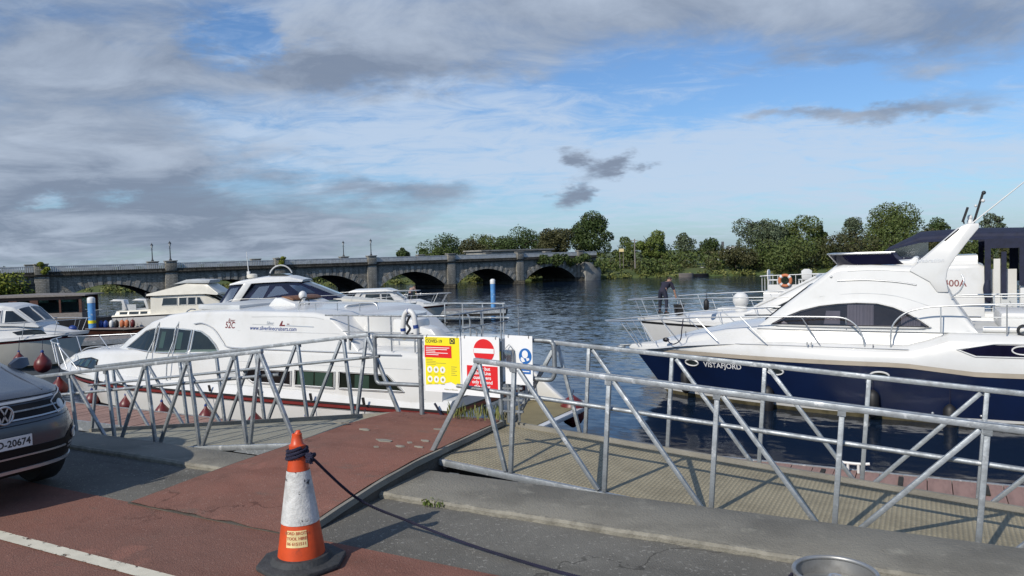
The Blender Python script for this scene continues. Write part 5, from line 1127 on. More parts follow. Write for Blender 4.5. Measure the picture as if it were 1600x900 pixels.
tubes(D, 'boarding_loop', [(7.95, .7, 2.0), (7.95, .7, 2.5), (8.0, .66, 2.6), (8.5, .0, 2.66)], .018, 'galv'); tubes(D, 'boarding_loop', [(7.9, .55, 2.0), (7.9, .55, 2.30), (7.95, .62, 2.38), (8.1, .72, 2.38)], .016, 'galv')
# bow rails
tubes(D, 'bow_rail', [(22.45, .1, 1.75), (22.2, .55, 1.72), (21.2, 1.1, 1.74), (20.4, 1.40, 1.76)], .016, both=True); tubes(D, 'bow_rail', [(19.3, 1.62, 1.16), (19.7, 1.6, 1.45), (20.3, 1.5, 1.74)], .016, both=True)
posts(D, [((22.1, .30, 1.14), (22.35, .30, 1.74)), ((21.5, .85, 1.14), (21.9, .72, 1.73)), ((19.95, 1.5, 1.12), (20.5, 1.38, 1.76)), ((20.7, 1.25, 1.14), (21.05, 1.15, 1.74))], .015, both=True)
tubes(D, 'coach_grab', [(20.1, 1.0, 1.5), (19.8, 1.05, 1.62), (19.0, 1.2, 1.72), (18.5, 1.3, 1.70), (18.2, 1.42, 1.5)], .012, both=True)
tubes(D, 'fore_rail_far', [(20.2, -.9, 1.5), (19.4, -1.15, 1.9), (17.6, -1.5, 2.0)], .014)
# swim platform
MB().prism([(7.70, -1.8), (7.70, 1.75), (6.6, 1.60), (6.3, 1.2), (6.25, -1.3), (6.5, -1.7)], .50, .60, 'z').build('swim_platform', 'gelcoat', D, 30, bevel=.03)
MB().prism([(7.62, -1.7), (7.62, 1.6), (6.68, 1.45), (6.42, 1.1), (6.38, -1.2), (6.58, -1.58)], .602, .615, 'z').build('platform_mat', 'khaki', D, 30)
MB().prism([(7.75, .62), (6.9, .62), (6.78, .66), (7.1, .90), (7.75, 1.45)], -1.3, -1.15, 'y').build('stern_wing', 'gelcoat', D, 30, bevel=.03)
for x in (17.85, 15.6, 13.9, 12.4, 10.95, 9.6): MB().bar((x, 2.02, .98), (x, 2.05, 1.12), .05, .03).build('fender_cleat', 'black_rubber', D, 30)
GD = 'maroon fenders between the long white cruiser and the pink pontoon'
for x in (18.6, 17.0, 15.35, 13.9, 12.42, 10.98, 9.51): fender(D.matrix_basis @ Vector((x, 2.16 if x < 16 else 1.9 if x < 18 else 1.72, .42)), .17, 0, 'maroon', 'maroon ball fender between long white cruiser and pontoon, '+('first', 'second', 'third', 'fourth', 'fifth', 'sixth', 'seventh')[(18.6, 17.0, 15.35, 13.9, 12.42, 10.98, 9.51).index(x)]+' from its bow', GD, True, .2)
fender(D.matrix_basis @ Vector((6.52, -.95, .50)), .26, .42, 'maroon', 'large maroon covered fender at the corner of the khaki swim platform', None, line=.1)
MB().bar((8.0, 1.95, 1.1), (7.75, 2.0, .8), .03, .03).build('stern_line', 'rope_navy', D, 30)
an = empty('boat_hook_stand', (-7.95, 7.6, -.2), 0, None, None) if False else None
lb = empty('horseshoe_lifebuoy', D.matrix_basis @ Vector((8.62, 1.80, 2.56)), 0, 'white horseshoe lifebuoy with blue bands on the aft rail of the long white cruiser', 'lifebuoy')
pts = [(.20*math.cos(a), 0, .05+.30*math.sin(a)) for a in [math.pi*k/12 for k in range(13)]]; pts = [(.22, 0, -.32), (.23, 0, -.15)]+pts+[(-.23, 0, -.15), (-.22, 0, -.32)]
lb.scale = (.66, .66, .66); MB().tube(pts, .075, 10).build('horseshoe', 'white_plastic', lb, 60)
for i in (1, 8, 15): MB().tube([pts[i], tuple((pts[i][q]+pts[i+1][q])/2+.0 for q in range(3))], .080, 10).build('band', 'deep_blue', lb, 60)
MB().tube(smooth_pts([(.05, -.02, .22), (-.04, -.06, .0), (.06, -.06, -.15), (-.05, -.06, -.3), (-.02, -.06, -.42)], 5), .035, 7).build('line_bag', 'black_paint', lb, 60)

# ---- boats on the outer pontoon --------------------------------------------------------------
def place(px, py, z=WZ): p = at(px, py, z); return (p.x, p.y, WZ)
GO = 'white cruisers on the outer pontoon'
# small cruiser with maroon fenders, bow by the thick pole
bw = at(118, 560, WZ+.15); L4 = 8.6
E4 = empty('motor_cruiser', (bw.x-HX*L4*.93, bw.y-HY*L4*.93, WZ), HA-.36, 'white cabin cruiser with red line and two maroon fenders at its bow', 'boat')
E4.location = (bw.x-math.cos(HA-.36)*L4*.93, bw.y-math.sin(HA-.36)*L4*.93, WZ)
h4 = Hull(0, 1.5, .45, 2.2); h4.row(-.4, .4, 7.6); h4.row(0, .82, 7.9); h4.row(.3, .92, 8.05); s4 = lambda t: .98+.22*t*t; h4.row(lambda t: s4(t)-.16, .99, 8.45); h4.row(lambda t: s4(t)-.11, 1.0, 8.5); h4.row(lambda t: s4(t)-.06, 1.02, 8.55); h4.row(lambda t: s4(t)+.06, .99, 8.6)
h4.band(0, 1, 'hull_bottom', 'antifoul', E4, transom=True); m4 = h4.band(1, 3, 'hull', 'cream', E4, transom=True); h4.band(3, 4, 'red_line', 'red_stripe', E4, .004, True); h4.band(4, 5, 'rub_rail', 'black_rubber', E4, .02, True); h4.band(5, 6, 'gunwale', 'gelcoat', E4, transom=True); h4.deck(6, 'deck', 'gelcoat_deck', E4)
b4, _ = tier(E4, 'coachroof', 'gelcoat', [(8.2, 1.18, 1.24, .25, .2), (7.4, 1.1, 1.42, .8, .55), (6.4, 1.05, 1.62, 1.15, .9), (5.6, 1.0, 1.68, 1.3, 1.1), (1.0, 1.0, 1.7, 1.3, 1.15)], .12, .06)
c4, _ = tier(E4, 'wheelhouse', 'gelcoat', [(7.05, 1.50, 1.54, .80, .75), (6.2, 1.60, 2.30, 1.02, .88), (5.8, 1.62, 2.40, 1.12, .92), (2.0, 1.62, 2.36, 1.2, 1.0), (1.8, 1.62, 2.2, 1.2, 1.0)], .10, .06)
for q in ([(6.72, 1.72), (5.95, 1.72), (5.95, 2.18), (6.2, 2.18)], [(5.82, 1.72), (4.3, 1.72), (4.3, 2.22), (5.82, 2.2)], [(4.14, 1.74), (2.3, 1.74), (2.3, 2.2), (4.14, 2.22)]): window(c4, '-y', q, E4, 'dark_glass', 'white_plastic', .02)
for y0, y1 in ((-.85, -.03), (.03, .85)): window(c4, '+z', [(6.9, y0*.8), (6.9, y1*.8), (6.3, y1*.9), (6.3, y0*.9)], E4, 'dark_glass', 'white_plastic', .02, .015, .2, 'windscreen')
for k in range(4): panel(b4, '-y', [(5.6-.3*k, 1.32), (5.38-.3*k, 1.32), (5.32-.3*k, 1.42), (5.5-.3*k, 1.42)], 'vent', 'dark_glass', E4, .01, .01)
panel(b4, '-y', [(7.3, 1.22), (6.4, 1.24), (6.2, 1.36), (6.7, 1.42), (7.1, 1.38)], 'fore_window', 'dark_glass', E4, .01, .01)
o = MB(); q = [(4.2, -.95, 2.42), (4.45, -.6, 2.42), (4.5, 0, 2.42), (4.45, .6, 2.42), (4.2, .95, 2.42)]; o.loft([[(x+.2, y, 2.42) for x, y, z in q], [(x-.35, y*.9, 2.86) for x, y, z in q]], caps=False, ring_closed=False).build('fly_screen', 'clear_glass', E4, 60)
MB().tube([(x-.35, y*.9, 2.86) for x, y, z in q], .02, 6).build('screen_rail', 'white_plastic', E4, 60); MB().tube([(q[1][0]+.2, q[1][1], 2.42), (q[1][0]-.35, q[1][1]*.9, 2.86)], .02, 6).build('screen_mullion', 'white_plastic', E4, 60)
tubes(E4, 'bow_rail', [(8.65, 0, 1.75), (8.2, .45, 1.74), (7.2, .95, 1.74), (5.8, 1.32, 1.72), (5.2, 1.4, 1.6), (4.9, 1.42, 1.1)], .014, both=True)
posts(E4, [((8.2, .2, 1.22), (8.4, .26, 1.74)), ((7.6, .7, 1.16), (7.75, .72, 1.74)), ((6.6, 1.12, 1.12), (6.75, 1.14, 1.74))], .012, both=True)
MB().ball((7.95, .0, 1.36), (.16, .12, .12)).build('windlass_cover', 'deep_blue', E4, 60)
GM = 'maroon ball fenders on the bow of the red lined cruiser'
for (px, py), r in (((30, 563), .20), ((67, 570), .30)):
    w_ = at(px, py, WZ+.45); 
    fender(deep(px, py, 26.3 if r < .25 else 26.6), r*.95, 0, 'maroon', 'slim maroon fender' if r < .25 else 'fat round maroon fender', None, True, .45)
for o_ in bpy.data.objects:
    if o_.get('label') == 'slim maroon fender': o_['label'] = 'smaller maroon fender hung on the cream hull of the red lined cruiser'
    if o_.get('label') == 'fat round maroon fender': o_['label'] = 'fat round maroon fender hung near the bow of the red lined cruiser'
w_ = deep(93, 607, 21.3); fender(w_, .22, 0, 'maroon', 'maroon and blue fender floating off the bow of the long white cruiser', None, True, .3)
# wooden barge
bp = at(60, 510, WZ+.3); Wd = empty('wooden_barge', (bp.x, bp.y, WZ), YAW+.12, 'dark wooden barge with brown glazed wheelhouse beside the thick blue pole', 'boat')
rings = [[(x, sg*w_*q, z) for sg, q, z in ((-1, 1, hh), (-1, .85, -.3), (1, .85, -.3), (1, 1, hh))] for x, w_, hh in ((-4, 1.4, .75), (3.2, 1.4, .7), (4.4, 1.15, .8), (5.2, .6, .95), (5.5, .12, 1.05))]
MB().loft(rings).build('hull', 'barge_hull', Wd, 40)
MB().box(-3.6, 3.0, -1.2, 1.2, .75, 1.12).build('cabin_base', 'grey_wood', Wd, 30); 
for x0, x1 in ((-3.6, -3.4), (-2.2, -2.0), (-1.0, -.55), (.15, .6), (1.75, 1.85), (2.85, 3.0)):
    for y in (-1.2, 1.1): MB().box(x0, x1, y, y+.1, 1.121, 2.10).build('cabin_post', 'brown_wood', Wd, 30)
for y in (-1.2, 1.1): MB().box(-.55, .15, y+.02, y+.08, 1.122, 1.5).build('cabin_door', 'brown_wood', Wd, 30); MB().box(-3.6, 3.0, y+.01, y+.09, 1.90, 2.10).build('cabin_header', 'brown_wood', Wd, 30); MB().box(-3.5, 2.9, y+.045, y+.055, 1.2, 1.9).build('cabin_glass', 'clear_glass', Wd, 30)
MB().prism([(-3.9, 2.101), (3.3, 2.101), (3.3, 2.17), (-.3, 2.24), (-3.9, 2.17)], -1.4, 1.4, 'y').build('cabin_roof', 'grey_wood', Wd, 30)
MB().box(-3.0, 2.6, -.2, .2, .8, 1.7).build('bench', 'grey_wood', Wd, 30)
tubes(Wd, 'rail', [(3.3, -1.2, 1.15), (4.4, -1.1, 1.3), (5.2, -.5, 1.4), (5.4, 0, 1.4)], .02, 'galv_dull'); posts(Wd, [((4.4, -1.1, .8), (4.4, -1.1, 1.3)), ((5.2, -.5, .95), (5.2, -.5, 1.4))], .015, 'galv_dull')
# cream flybridge cruiser
o6 = deep(193, 508, 46.5); F6 = empty('motor_cruiser', (o6.x, o6.y, WZ), HA-.36, 'cream aft cabin cruiser with flat sun top and tinted saloon windows', 'boat')
h6 = Hull(0, 1.6, .5, 2.2); h6.row(-.3, .5, 8.6); h6.row(0, .88, 8.9); h6.row(.5, .97, 9.1); s6 = lambda t: .84+.20*t; h6.row(lambda t: s6(t)-.10, 1, 9.4); h6.row(lambda t: s6(t)-.03, 1.02, 9.45); h6.row(lambda t: s6(t)+.05, .99, 9.5)
h6.band(0, 1, 'hull_bottom', 'maroon', F6, transom=True); h6.band(1, 3, 'hull', 'gelcoat', F6, transom=True); h6.band(3, 4, 'rub_rail', 'black_rubber', F6, .015, True); h6.band(4, 5, 'gunwale', 'cream', F6, transom=True); h6.deck(5, 'deck', 'cream', F6)
b6, _ = tier(F6, 'aft_cabin', 'cream', [(.15, .85, 1.12, 1.4, 1.3), (2.4, .85, 1.20, 1.4, 1.3)], .06, .03)
for x0, x1 in ((.4, .85), (.95, 1.5), (1.6, 2.0)): window(b6, '-y', [(x0, .93), (x1, .93), (x1, 1.07), (x0, 1.07)], F6, 'dark_glass', None)
c6, _ = tier(F6, 'saloon', 'cream', [(2.2, .85, 1.9, 1.4, 1.3), (2.5, .85, 2.0, 1.4, 1.28), (5.2, .85, 2.02, 1.4, 1.25), (6.2, .85, 1.45, 1.35, 1.22), (6.5, .85, 1.32, 1.3, 1.15), (8.6, .95, 1.16, .7, .5)], .08, .04)
for x0, x1 in ((2.75, 3.75), (3.85, 4.3), (4.36, 4.8), (4.88, 5.3)): window(c6, '-y', [(x0+.1*(x0 < 3), 1.38), (x1, 1.38), (x1 if x1 < 5.2 else x1-.25, 1.82), (x0+.18*(x0 < 3), 1.82)], F6, 'dark_glass', 'white_plastic', .018)
window(c6, '-y', [(5.55, 1.06), (7.3, 1.08), (7.1, 1.2), (5.7, 1.22)], F6, 'dark_glass', 'white_plastic', .015)
for y0, y1 in ((-1.1, -.42), (-.36, .36), (.42, 1.1)): window(c6, '+z', [(6.1, y0), (6.1, y1), (5.32, y1*.95), (5.32, y0*.95)], F6, 'dark_glass', 'cream', .02, .015, .2, 'windscreen')
tier(F6, 'flybridge', 'cream', [(2.0, 1.98, 2.08, 1.42, 1.36), (2.5, 1.98, 2.2, 1.45, 1.3), (4.2, 2.0, 2.62, 1.4, 1.0), (5.4, 2.0, 2.55, 1.4, 1.0), (6.1, 1.92, 2.02, 1.42, 1.3)], .05, .03)
MB().prism([(3.4, 2.60), (4.2, 2.86), (5.6, 2.80), (5.5, 2.60), (4.1, 2.66)], -1.0, 1.0, 'y').build('fly_screen', 'rail_grey', F6, 30, bevel=.02)
for x, y in ((.35, -1.0), (1.6, -.9)):
    MB().prism([(x-.55, 1.72), (x+.15, 1.70), (x+.3, 1.2), (x+.45, 1.2), (x+.3, 1.78), (x-.3, 1.82)], y-.3, y+.3, 'y').build('deck_seat', 'gelcoat', F6, 30, bevel=.03)
MB().box(.5, 1.3, -1.2, -1.15, 1.15, 1.5).build('spray_cloth', 'rail_grey', F6, 30)
for k in range(5): MB().tube([(1.75+.12*k, -.8+.1*k, 1.3), (1.7+.16*k, -.7, 2.15-.08*k)], .05, 6).build('outboard_bracket', 'black_paint', F6, 60)
lf = ('deep_blue', 'deep_blue', 'white_plastic', 'black_rubber', 'lifebuoy_orange', 'lifebuoy_orange', 'maroon')
for k, mt_ in enumerate(lf): fender(F6.matrix_basis @ Vector((-.45+.30*k, -1.85-.05*(k % 2), .42)), .13, .34, mt_, ('first navy', 'second navy', 'white', 'black', 'first orange', 'second orange', 'maroon')[k]+' fender in the row along the stern quarter of the cream cruiser', 'mixed fenders of the cream cruiser', line=.1)
rb = empty('rowing_boat', deep(205, 512, 42.5), HA-.35, 'low dark varnished rowing boat in front of the cream cruiser', 'boat'); rb.location.z = WZ
MB().loft([[(x, sg*w_*q, z) for sg, q, z in ((-1, 1, hh), (-1, .6, -.1), (1, .6, -.1), (1, 1, hh))] for x, w_, hh in ((-2.2, .5, .38), (0, .7, .32), (1.6, .5, .4), (2.4, .05, .55))]).build('hull', 'brown_wood', rb, 40)
MB().tube([(-2.2, -.52, .40), (0, -.72, .34), (1.6, -.52, .42), (2.4, -.03, .57)], .04, 6).build('gunwale', 'grey_wood', rb, 60)
# sports cruiser with hard top
o7 = deep(352, 512, 41); F7 = empty('motor_cruiser', (o7.x, o7.y, WZ), HA-.42, 'white sports cruiser with hard top and navy framed windscreen behind the long white cruiser', 'boat')
h7 = Hull(-.6, 1.7, .4, 2.2); h7.row(-.3, .5, 9.0); h7.row(0, .88, 9.4); h7.row(.6, .97, 9.8); s7 = lambda t: 1.25+.15*t; h7.row(lambda t: s7(t)-.10, 1, 10.2); h7.row(s7, .98, 10.3)
h7.band(0, 1, 'hull_bottom', 'deep_blue', F7, transom=True); h7.band(1, 3, 'hull', 'gelcoat', F7, transom=True); h7.band(3, 4, 'gunwale', 'cream', F7, .01, True); h7.deck(4, 'deck', 'gelcoat_deck', F7)
b7, _ = tier(F7, 'cockpit_side', 'cream', [(.1, 1.2, 1.4, 1.6, 1.5), (1.5, 1.2, 1.66, 1.6, 1.45), (5.5, 1.2, 1.80, 1.5, 1.3), (6.6, 1.2, 1.78, 1.35, 1.1), (8.6, 1.25, 1.55, .9, .65), (9.8, 1.3, 1.36, .35, .25)], .12, .06)
c7, _ = tier(F7, 'enclosure', 'navy_glass', [(.1, 1.4, 1.46, 1.5, 1.45), (.8, 1.6, 2.62, 1.46, 1.2), (1.4, 1.6, 2.74, 1.45, 1.15), (4.2, 1.65, 2.76, 1.4, 1.1), (5.6, 1.7, 2.16, 1.3, 1.0), (6.5, 1.7, 1.78, 1.2, .95)], .08, .04)
t7, _ = tier(F7, 'hard_top', 'gelcoat', [(.75, 2.62, 2.70, 1.25, 1.1), (1.2, 2.66, 2.82, 1.32, 1.15), (2.6, 2.72, 3.0, 1.3, 1.05), (3.8, 2.74, 2.98, 1.25, 1.0), (4.5, 2.70, 2.80, 1.15, .95)], .08, .06)
for sg, ax in ((1, '+y'), (-1, '-y')):
    MB().prism([(.55, 1.3), (1.0, 1.3), (2.0, 2.70), (1.6, 2.70)], sg*1.38-.06, sg*1.38+.06, 'y').build('roof_pillar', 'gelcoat', F7, 30, bevel=.02)
    for q, mt_ in (([(1.75, 1.80), (2.3, 2.5), (2.85, 2.55), (2.5, 1.86)], 'cream'), ([(2.7, 1.95), (3.15, 2.5), (3.45, 2.5), (3.85, 2.12)], 'cream'), ([(3.85, 2.56), (4.4, 2.12), (5.2, 2.12), (4.5, 2.5)], 'curtain'), ([(.35, 1.6), (.85, 2.45), (1.25, 2.5), (.8, 1.6)], 'curtain')):
        panel(c7, ax, q, 'side_window', 'clear_vinyl', F7, .012, .01)
    panel(c7, ax, [(1.2, 1.64), (4.2, 1.72), (4.2, 1.84), (1.3, 1.74)], 'window_sill', 'rail_grey', F7, .02, .012)
panel(c7, '+z', [(6.2, -.85), (6.2, .85), (4.9, .9), (4.9, -.9)], 'windscreen', 'clear_glass', F7, .02, .01)
MB().torus((3.1, 0, 2.96), .62, .04, 'y', 16, 6, .35, 2.79).build('roof_hoop', 'gelcoat', F7, 60); MB().prism([(2.6, 3.06), (3.6, 3.06), (3.4, 3.14), (2.8, 3.14)], -.5, .5, 'y').build('roof_hatch', 'dark_glass', F7, 30)
MB().lathe([(.16, 2.8), (.16, 2.95), (.27, 2.97), (.27, 3.12), (.22, 3.16), (.02, 3.18)], 18, (1.55, 0, 0)).build('radar_dome', 'cream', F7, 40); MB().tube([(1.3, .3, 2.8), (1.2, .3, 4.35)], [.035, .015], 6).build('mast', 'white_plastic', F7, 60); MB().box(1.2, 1.34, .22, .38, 3.0, 3.3).build('mast_foot', 'white_plastic', F7, 30)
tubes(F7, 'guard_rail', [(10.5, 0, 2.05), (10.1, .4, 2.04), (8.5, 1.1, 2.02), (6, 1.62, 1.98), (3, 1.68, 1.92), (1, 1.68, 1.88), (.6, 1.66, 1.4)], .015, both=True)
for x, y in ((9.6, .45), (8.4, .98), (7, 1.38), (5.4, 1.62), (3.8, 1.66), (2.2, 1.66)): posts(F7, [((x, y, 1.36), (x+.2, y, 2.0))], .011, both=True)
# small boat half hidden behind it
o9 = deep(500, 474, 60); F9 = empty('motor_cruiser', (o9.x, o9.y, WZ), HA-.25, 'little white cuddy boat with round radar ball behind the sports cruiser', 'boat')
h9 = Hull(-2, 1.1, .45, 2.2); h9.row(-.2, .5, 3); h9.row(0, .9, 3.3); h9.row(.8, 1, 3.9); h9.band(0, 2, 'hull', 'gelcoat', F9, transom=True); h9.deck(2, 'deck', 'gelcoat_deck', F9)
b9, _ = tier(F9, 'cuddy', 'gelcoat', [(-1.6, .8, 1.25, .9, .8), (-1.2, .8, 1.50, .95, .8), (.4, .8, 1.48, .95, .75), (1.6, .8, 1.0, .8, .6)], .08, .05); window(b9, '-y', [(-1.2, 1.0), (.4, 1.0), (.3, 1.25), (-1.2, 1.28)], F9, 'dark_glass', 'white_plastic', .02)
MB().ball((-.9, 0, 1.80), .2).build('radar_ball', 'white_plastic', F9, 60); MB().tube([(-.9, 0, 1.5), (-.9, 0, 1.65)], .05, 6).build('radar_stem', 'white_plastic', F9, 60)
# small white cruiser with red stripe
o8 = deep(547, 500, 45.5); F8 = empty('motor_cruiser', (o8.x, o8.y, WZ), HA-.48, 'small white cruiser with dark red rub strake and open backed wheelhouse', 'boat')
h8 = Hull(0, 1.15, .5, 2.1); h8.row(-.2, .5, 4.9); h8.row(0, .85, 5.15); s8 = lambda t: .78+.22*t; h8.row(lambda t: s8(t)*.55, .94, 5.5); h8.row(lambda t: s8(t)-.12, 1, 5.75); h8.row(s8, 1.03, 5.9); h8.row(lambda t: s8(t)+.07, .98, 5.92)
h8.band(0, 3, 'hull', 'cream', F8, transom=True); h8.band(3, 4, 'rub_strake', 'maroon', F8, .012, True); h8.band(4, 5, 'gunwale', 'gelcoat', F8, transom=True); h8.deck(5, 'deck', 'gelcoat_deck', F8)
b8, _ = tier(F8, 'coachroof', 'gelcoat', [(0.2, .75, 1.1, .95, .9), (2.8, .8, 1.28, .95, .8), (4.2, .9, 1.3, .75, .6), (4.9, .95, 1.08, .4, .3)], .12, .06)
c8, _ = tier(F8, 'wheelhouse', 'gelcoat', [(.9, 1.1, 1.86, .85, .8), (1.1, 1.1, 1.9, .85, .78), (2.6, 1.15, 1.88, .84, .74), (3.5, 1.2, 1.28, .75, .65)], .06, .04)
tier(F8, 'wheelhouse_roof', 'gelcoat', [(.2, 1.85, 1.92, .9, .8), (.5, 1.86, 2.0, .95, .82), (2.4, 1.88, 2.02, .9, .76), (2.8, 1.86, 1.9, .82, .7)], .06, .05)
for q in ([(1.1, 1.25), (2.05, 1.27), (2.05, 1.75), (1.2, 1.75)], [(2.12, 1.27), (2.9, 1.3), (2.6, 1.75), (2.12, 1.75)]): window(c8, '-y', q, F8, 'dark_glass', 'white_plastic', .015)
window(c8, '+z', [(3.35, -.6), (3.35, .6), (2.72, .62), (2.72, -.62)], F8, 'dark_glass', 'white_plastic', .02, .015, .2, 'windscreen')
MB().prism([(.15, 1.0), (.4, 1.0), (1.0, 1.86), (.7, 1.86)], -.88, -.80, 'y').build('roof_leg', 'gelcoat', F8, 30); MB().prism([(.15, 1.0), (.4, 1.0), (1.0, 1.86), (.7, 1.86)], .80, .88, 'y').build('roof_leg', 'gelcoat', F8, 30)
for k in range(6): panel(b8, '-y', [(2.5+.22*k, 1.02), (2.64+.22*k+.04*(k % 2), 1.02), (2.64+.22*k+.04*(k % 2), 1.10-.01*(k % 3)), (2.5+.22*k, 1.10)], 'name_stroke', 'ink', F8, .008, .006)
tubes(F8, 'bow_rail', [(6.1, 0, 1.66), (5.8, .3, 1.66), (4.6, .8, 1.62), (3.0, 1.05, 1.58), (1.4, 1.1, 1.5)], .015, both=True); posts(F8, [((5.5, .25, 1.05), (5.85, .25, 1.65)), ((4.9, .55, 1.02), (5.2, .58, 1.64)), ((3.8, .92, .98), (3.9, .95, 1.6)), ((2.4, 1.05, .94), (2.5, 1.08, 1.56))], .012, both=True)
MB().ball((4.3, -.1, 1.66), .06).build('bow_light', 'white_plastic', F8, 60)
# ------------------------------------------------------------------ car
cr = at(8, 650, .755)
CAR = empty('car', (cr.x-2.0, cr.y, 0), 0, 'grey compact sport utility car parked on the quay with black lower bumper', 'car')
def rring(z, xf, xr, hw, n=3.3, N=72):
    xm = (xf+xr)/2; a = (xf-xr)/2; out = []
    for k in range(N):
        t = 2*math.pi*k/N; c = math.cos(t); s = math.sin(t)
        out.append((xm+a*math.copysign(abs(c)**(2/n), c), hw*math.copysign(abs(s)**(2/n), s), z))
    return out
low = MB(); low.loft([rring(*q) for q in ((.28, 2.12, -2.12, .86, 3.8), (.32, 2.19, -2.18, .90, 4), (.46, 2.23, -2.22, .92, 4.2), (.60, 2.25, -2.24, .93, 4.2), (.72, 2.24, -2.25, .93, 3.8), (.80, 2.21, -2.25, .925, 3.5), (.88, 2.15, -2.25, .92, 3.5), (.925, 2.06, -2.25, .915, 3.8), (.955, 1.88, -2.25, .90, 4.2), (.995, 1.55, -2.24, .885, 4.8), (1.045, 1.22, -2.23, .875, 5), (1.09, 1.0, -2.22, .865, 5))])
low.build('body', 'car_paint', CAR, 25)
bc = low.bvh(); CAR.scale = (.88, .88, .925)
cab = MB(); cab.loft([rring(*q) for q in ((1.085, .98, -2.18, .855, 5), (1.2, .80, -2.10, .80, 5), (1.4, .45, -1.95, .72, 5), (1.56, .10, -1.75, .64, 5), (1.63, -.15, -1.6, .58, 5), (1.645, -.4, -1.4, .45, 5))])
cab.build('cabin', 'car_paint', CAR, 25); bcb = cab.bvh()
panel(bcb, '+x', [(-.74, 1.12), (.74, 1.12), (.56, 1.54), (-.56, 1.54)], 'windscreen', 'dark_glass', CAR, .008, .012, .15)
rim(bcb, '+x', [(-.76, 1.11), (.76, 1.11), (.58, 1.555), (-.58, 1.555)], 'windscreen_seal', 'car_black', CAR, .012, .004)
for ax in ('+y', '-y'):
    for q in ([(.62, 1.14), (-.35, 1.14), (-.35, 1.5), (.15, 1.5)], [(-.43, 1.14), (-1.35, 1.14), (-1.35, 1.48), (-.43, 1.5)], [(-1.42, 1.16), (-1.9, 1.2), (-1.7, 1.42), (-1.42, 1.46)]): panel(bcb, ax, q, 'side_window', 'dark_glass', CAR, .006, .01, .2)
    sg = 1 if ax == '+y' else -1
    panel(bc, ax, [(-.6, .38), (1.0, .38), (1.0, .47), (-.6, .47)], 'sill_trim', 'car_black', CAR, .01, .012)
    MB().loft([[(x, sg*y, z) for x, y, z in q] for q in ([(.86, .80, 1.03), (.92, .80, 1.03), (.90, .80, 1.07), (.86, .80, 1.07)], [(.86, .88, 1.02), (.93, .90, 1.02), (.89, .90, 1.12), (.84, .88, 1.12)], [(.82, .99, 1.03), (.87, 1.01, 1.04), (.84, 1.01, 1.11), (.80, .99, 1.12)])]).build('wing_mirror', 'car_paint', CAR, 50)
    panel(bcb, '+x', [(sg*.77, 1.11), (sg*.60, 1.53), (sg*.63, 1.53), (sg*.80, 1.11)][::sg], 'a_pillar', 'car_black', CAR, .010, .012, .15)
# front end
for y in (1, -1):
    hl = [(y*.50, .745), (y*.84, .80), (y*.85, .86), (y*.78, .91), (y*.55, .875), (y*.47, .84)]
    hl = hl if y > 0 else hl[::-1]
    h = panel(bc, '+x', hl, 'headlight', 'car_black', CAR, .006, .012, .08)
    for a, b in ((.58, .80), (.74, .84)): panel(bc, '+x', ell(y*a, b+.005, .048, .038, 14), 'lamp_lens', 'lamp_glass', h, .012, .006, .05)
    rim(bc, '+x', hl, 'lamp_surround', 'car_silver', h, .007, .012, .06)
    panel(bc, '+x', [(y*.50, .748), (y*.83, .795), (y*.83, .81), (y*.50, .763)][::y], 'light_strip', 'lamp_glass', h, .016, .008, .08)
    fg = [(y*.56, .385), (y*.80, .41), (y*.86, .50), (y*.85, .63), (y*.64, .60), (y*.53, .50)][::y]
    f = panel(bc, '+x', fg, 'fog_recess', 'car_black', CAR, .006, .012, .08)
    panel(bc, '+x', ell(y*.70, .535, .05, .04, 16), 'fog_lamp', 'lamp_glass', f, .014, .01, .05); rim(bc, '+x', ell(y*.70, .535, .055, .045, 16), 'fog_ring', 'car_silver', f, .006, .016, .05)
    for z in (.42, .455): panel(bc, '+x', [(y*.60, z), (y*.84, z+.02), (y*.84, z+.035), (y*.60, z+.012)][::y], 'fog_fin', 'galv_dull', f, .012, .008, .08)
tubes(CAR, 'bonnet_gap', [onto(bc, '+x', y/10, .912-.02*(y/8)**2, .001) for y in range(-8, 9)], .006, 'car_black', 5, 1); tubes(CAR, 'bumper_gap', [onto(bc, '+x', y/10, .715+.012*(y/8)**2, .001) for y in range(-8, 9)], .004, 'car_black', 5, 1)
gr = panel(bc, '+x', [(-.52, .745), (.52, .745), (.49, .865), (-.49, .865)], 'grille', 'car_black', CAR, .006, .012, .08)
for z, m_ in ((.885, 'car_silver'), (.755, 'car_silver'), (.815, 'galv_dull')): panel(bc, '+x', [(-.53, z-.006), (.53, z-.006), (.53, z+.006), (-.53, z+.006)], 'grille_bar', m_, gr, .014, .01, .08)
lg = panel(bc, '+x', [(-.60, .40), (.60, .40), (.56, .515), (-.56, .515)], 'lower_grille', 'car_black', CAR, .006, .012, .1)
panel(bc, '+x', [(-.56, .450), (.56, .450), (.56, .462), (-.56, .462)], 'lower_bar', 'car_silver', lg, .014, .01, .08)
panel(bc, '+x', [(-.72, .29), (.72, .29), (.84, .40), (.84, .52), (-.84, .52), (-.84, .40)], 'bumper_skirt', 'car_black', CAR, .007, .012, .1); panel(bc, '+x', [(-.74, .325), (.74, .325), (.78, .352), (-.78, .352)], 'skid_strip', 'car_silver', CAR, .016, .01, .08)
pl_ = MB().box(2.262, 2.276, -.21, .21, .535, .63).build('number_plate', 'plate_white', CAR, 30)
lettering('-D-20674', .078, 'plate_number', 'ink', pl_, lambda a, b: Vector((2.2775, .197+a, .556+b)), align='RIGHT', bold=.0022)
MB().torus((2.262, 0, .815), .070, .009, 'x', 28, 8).build('badge_ring', 'car_silver', CAR, 60)
bd = MB().prism(ell(0, .815, .072, .072, 28), 2.245, 2.258, 'x').build('badge', 'car_black', CAR, 30)
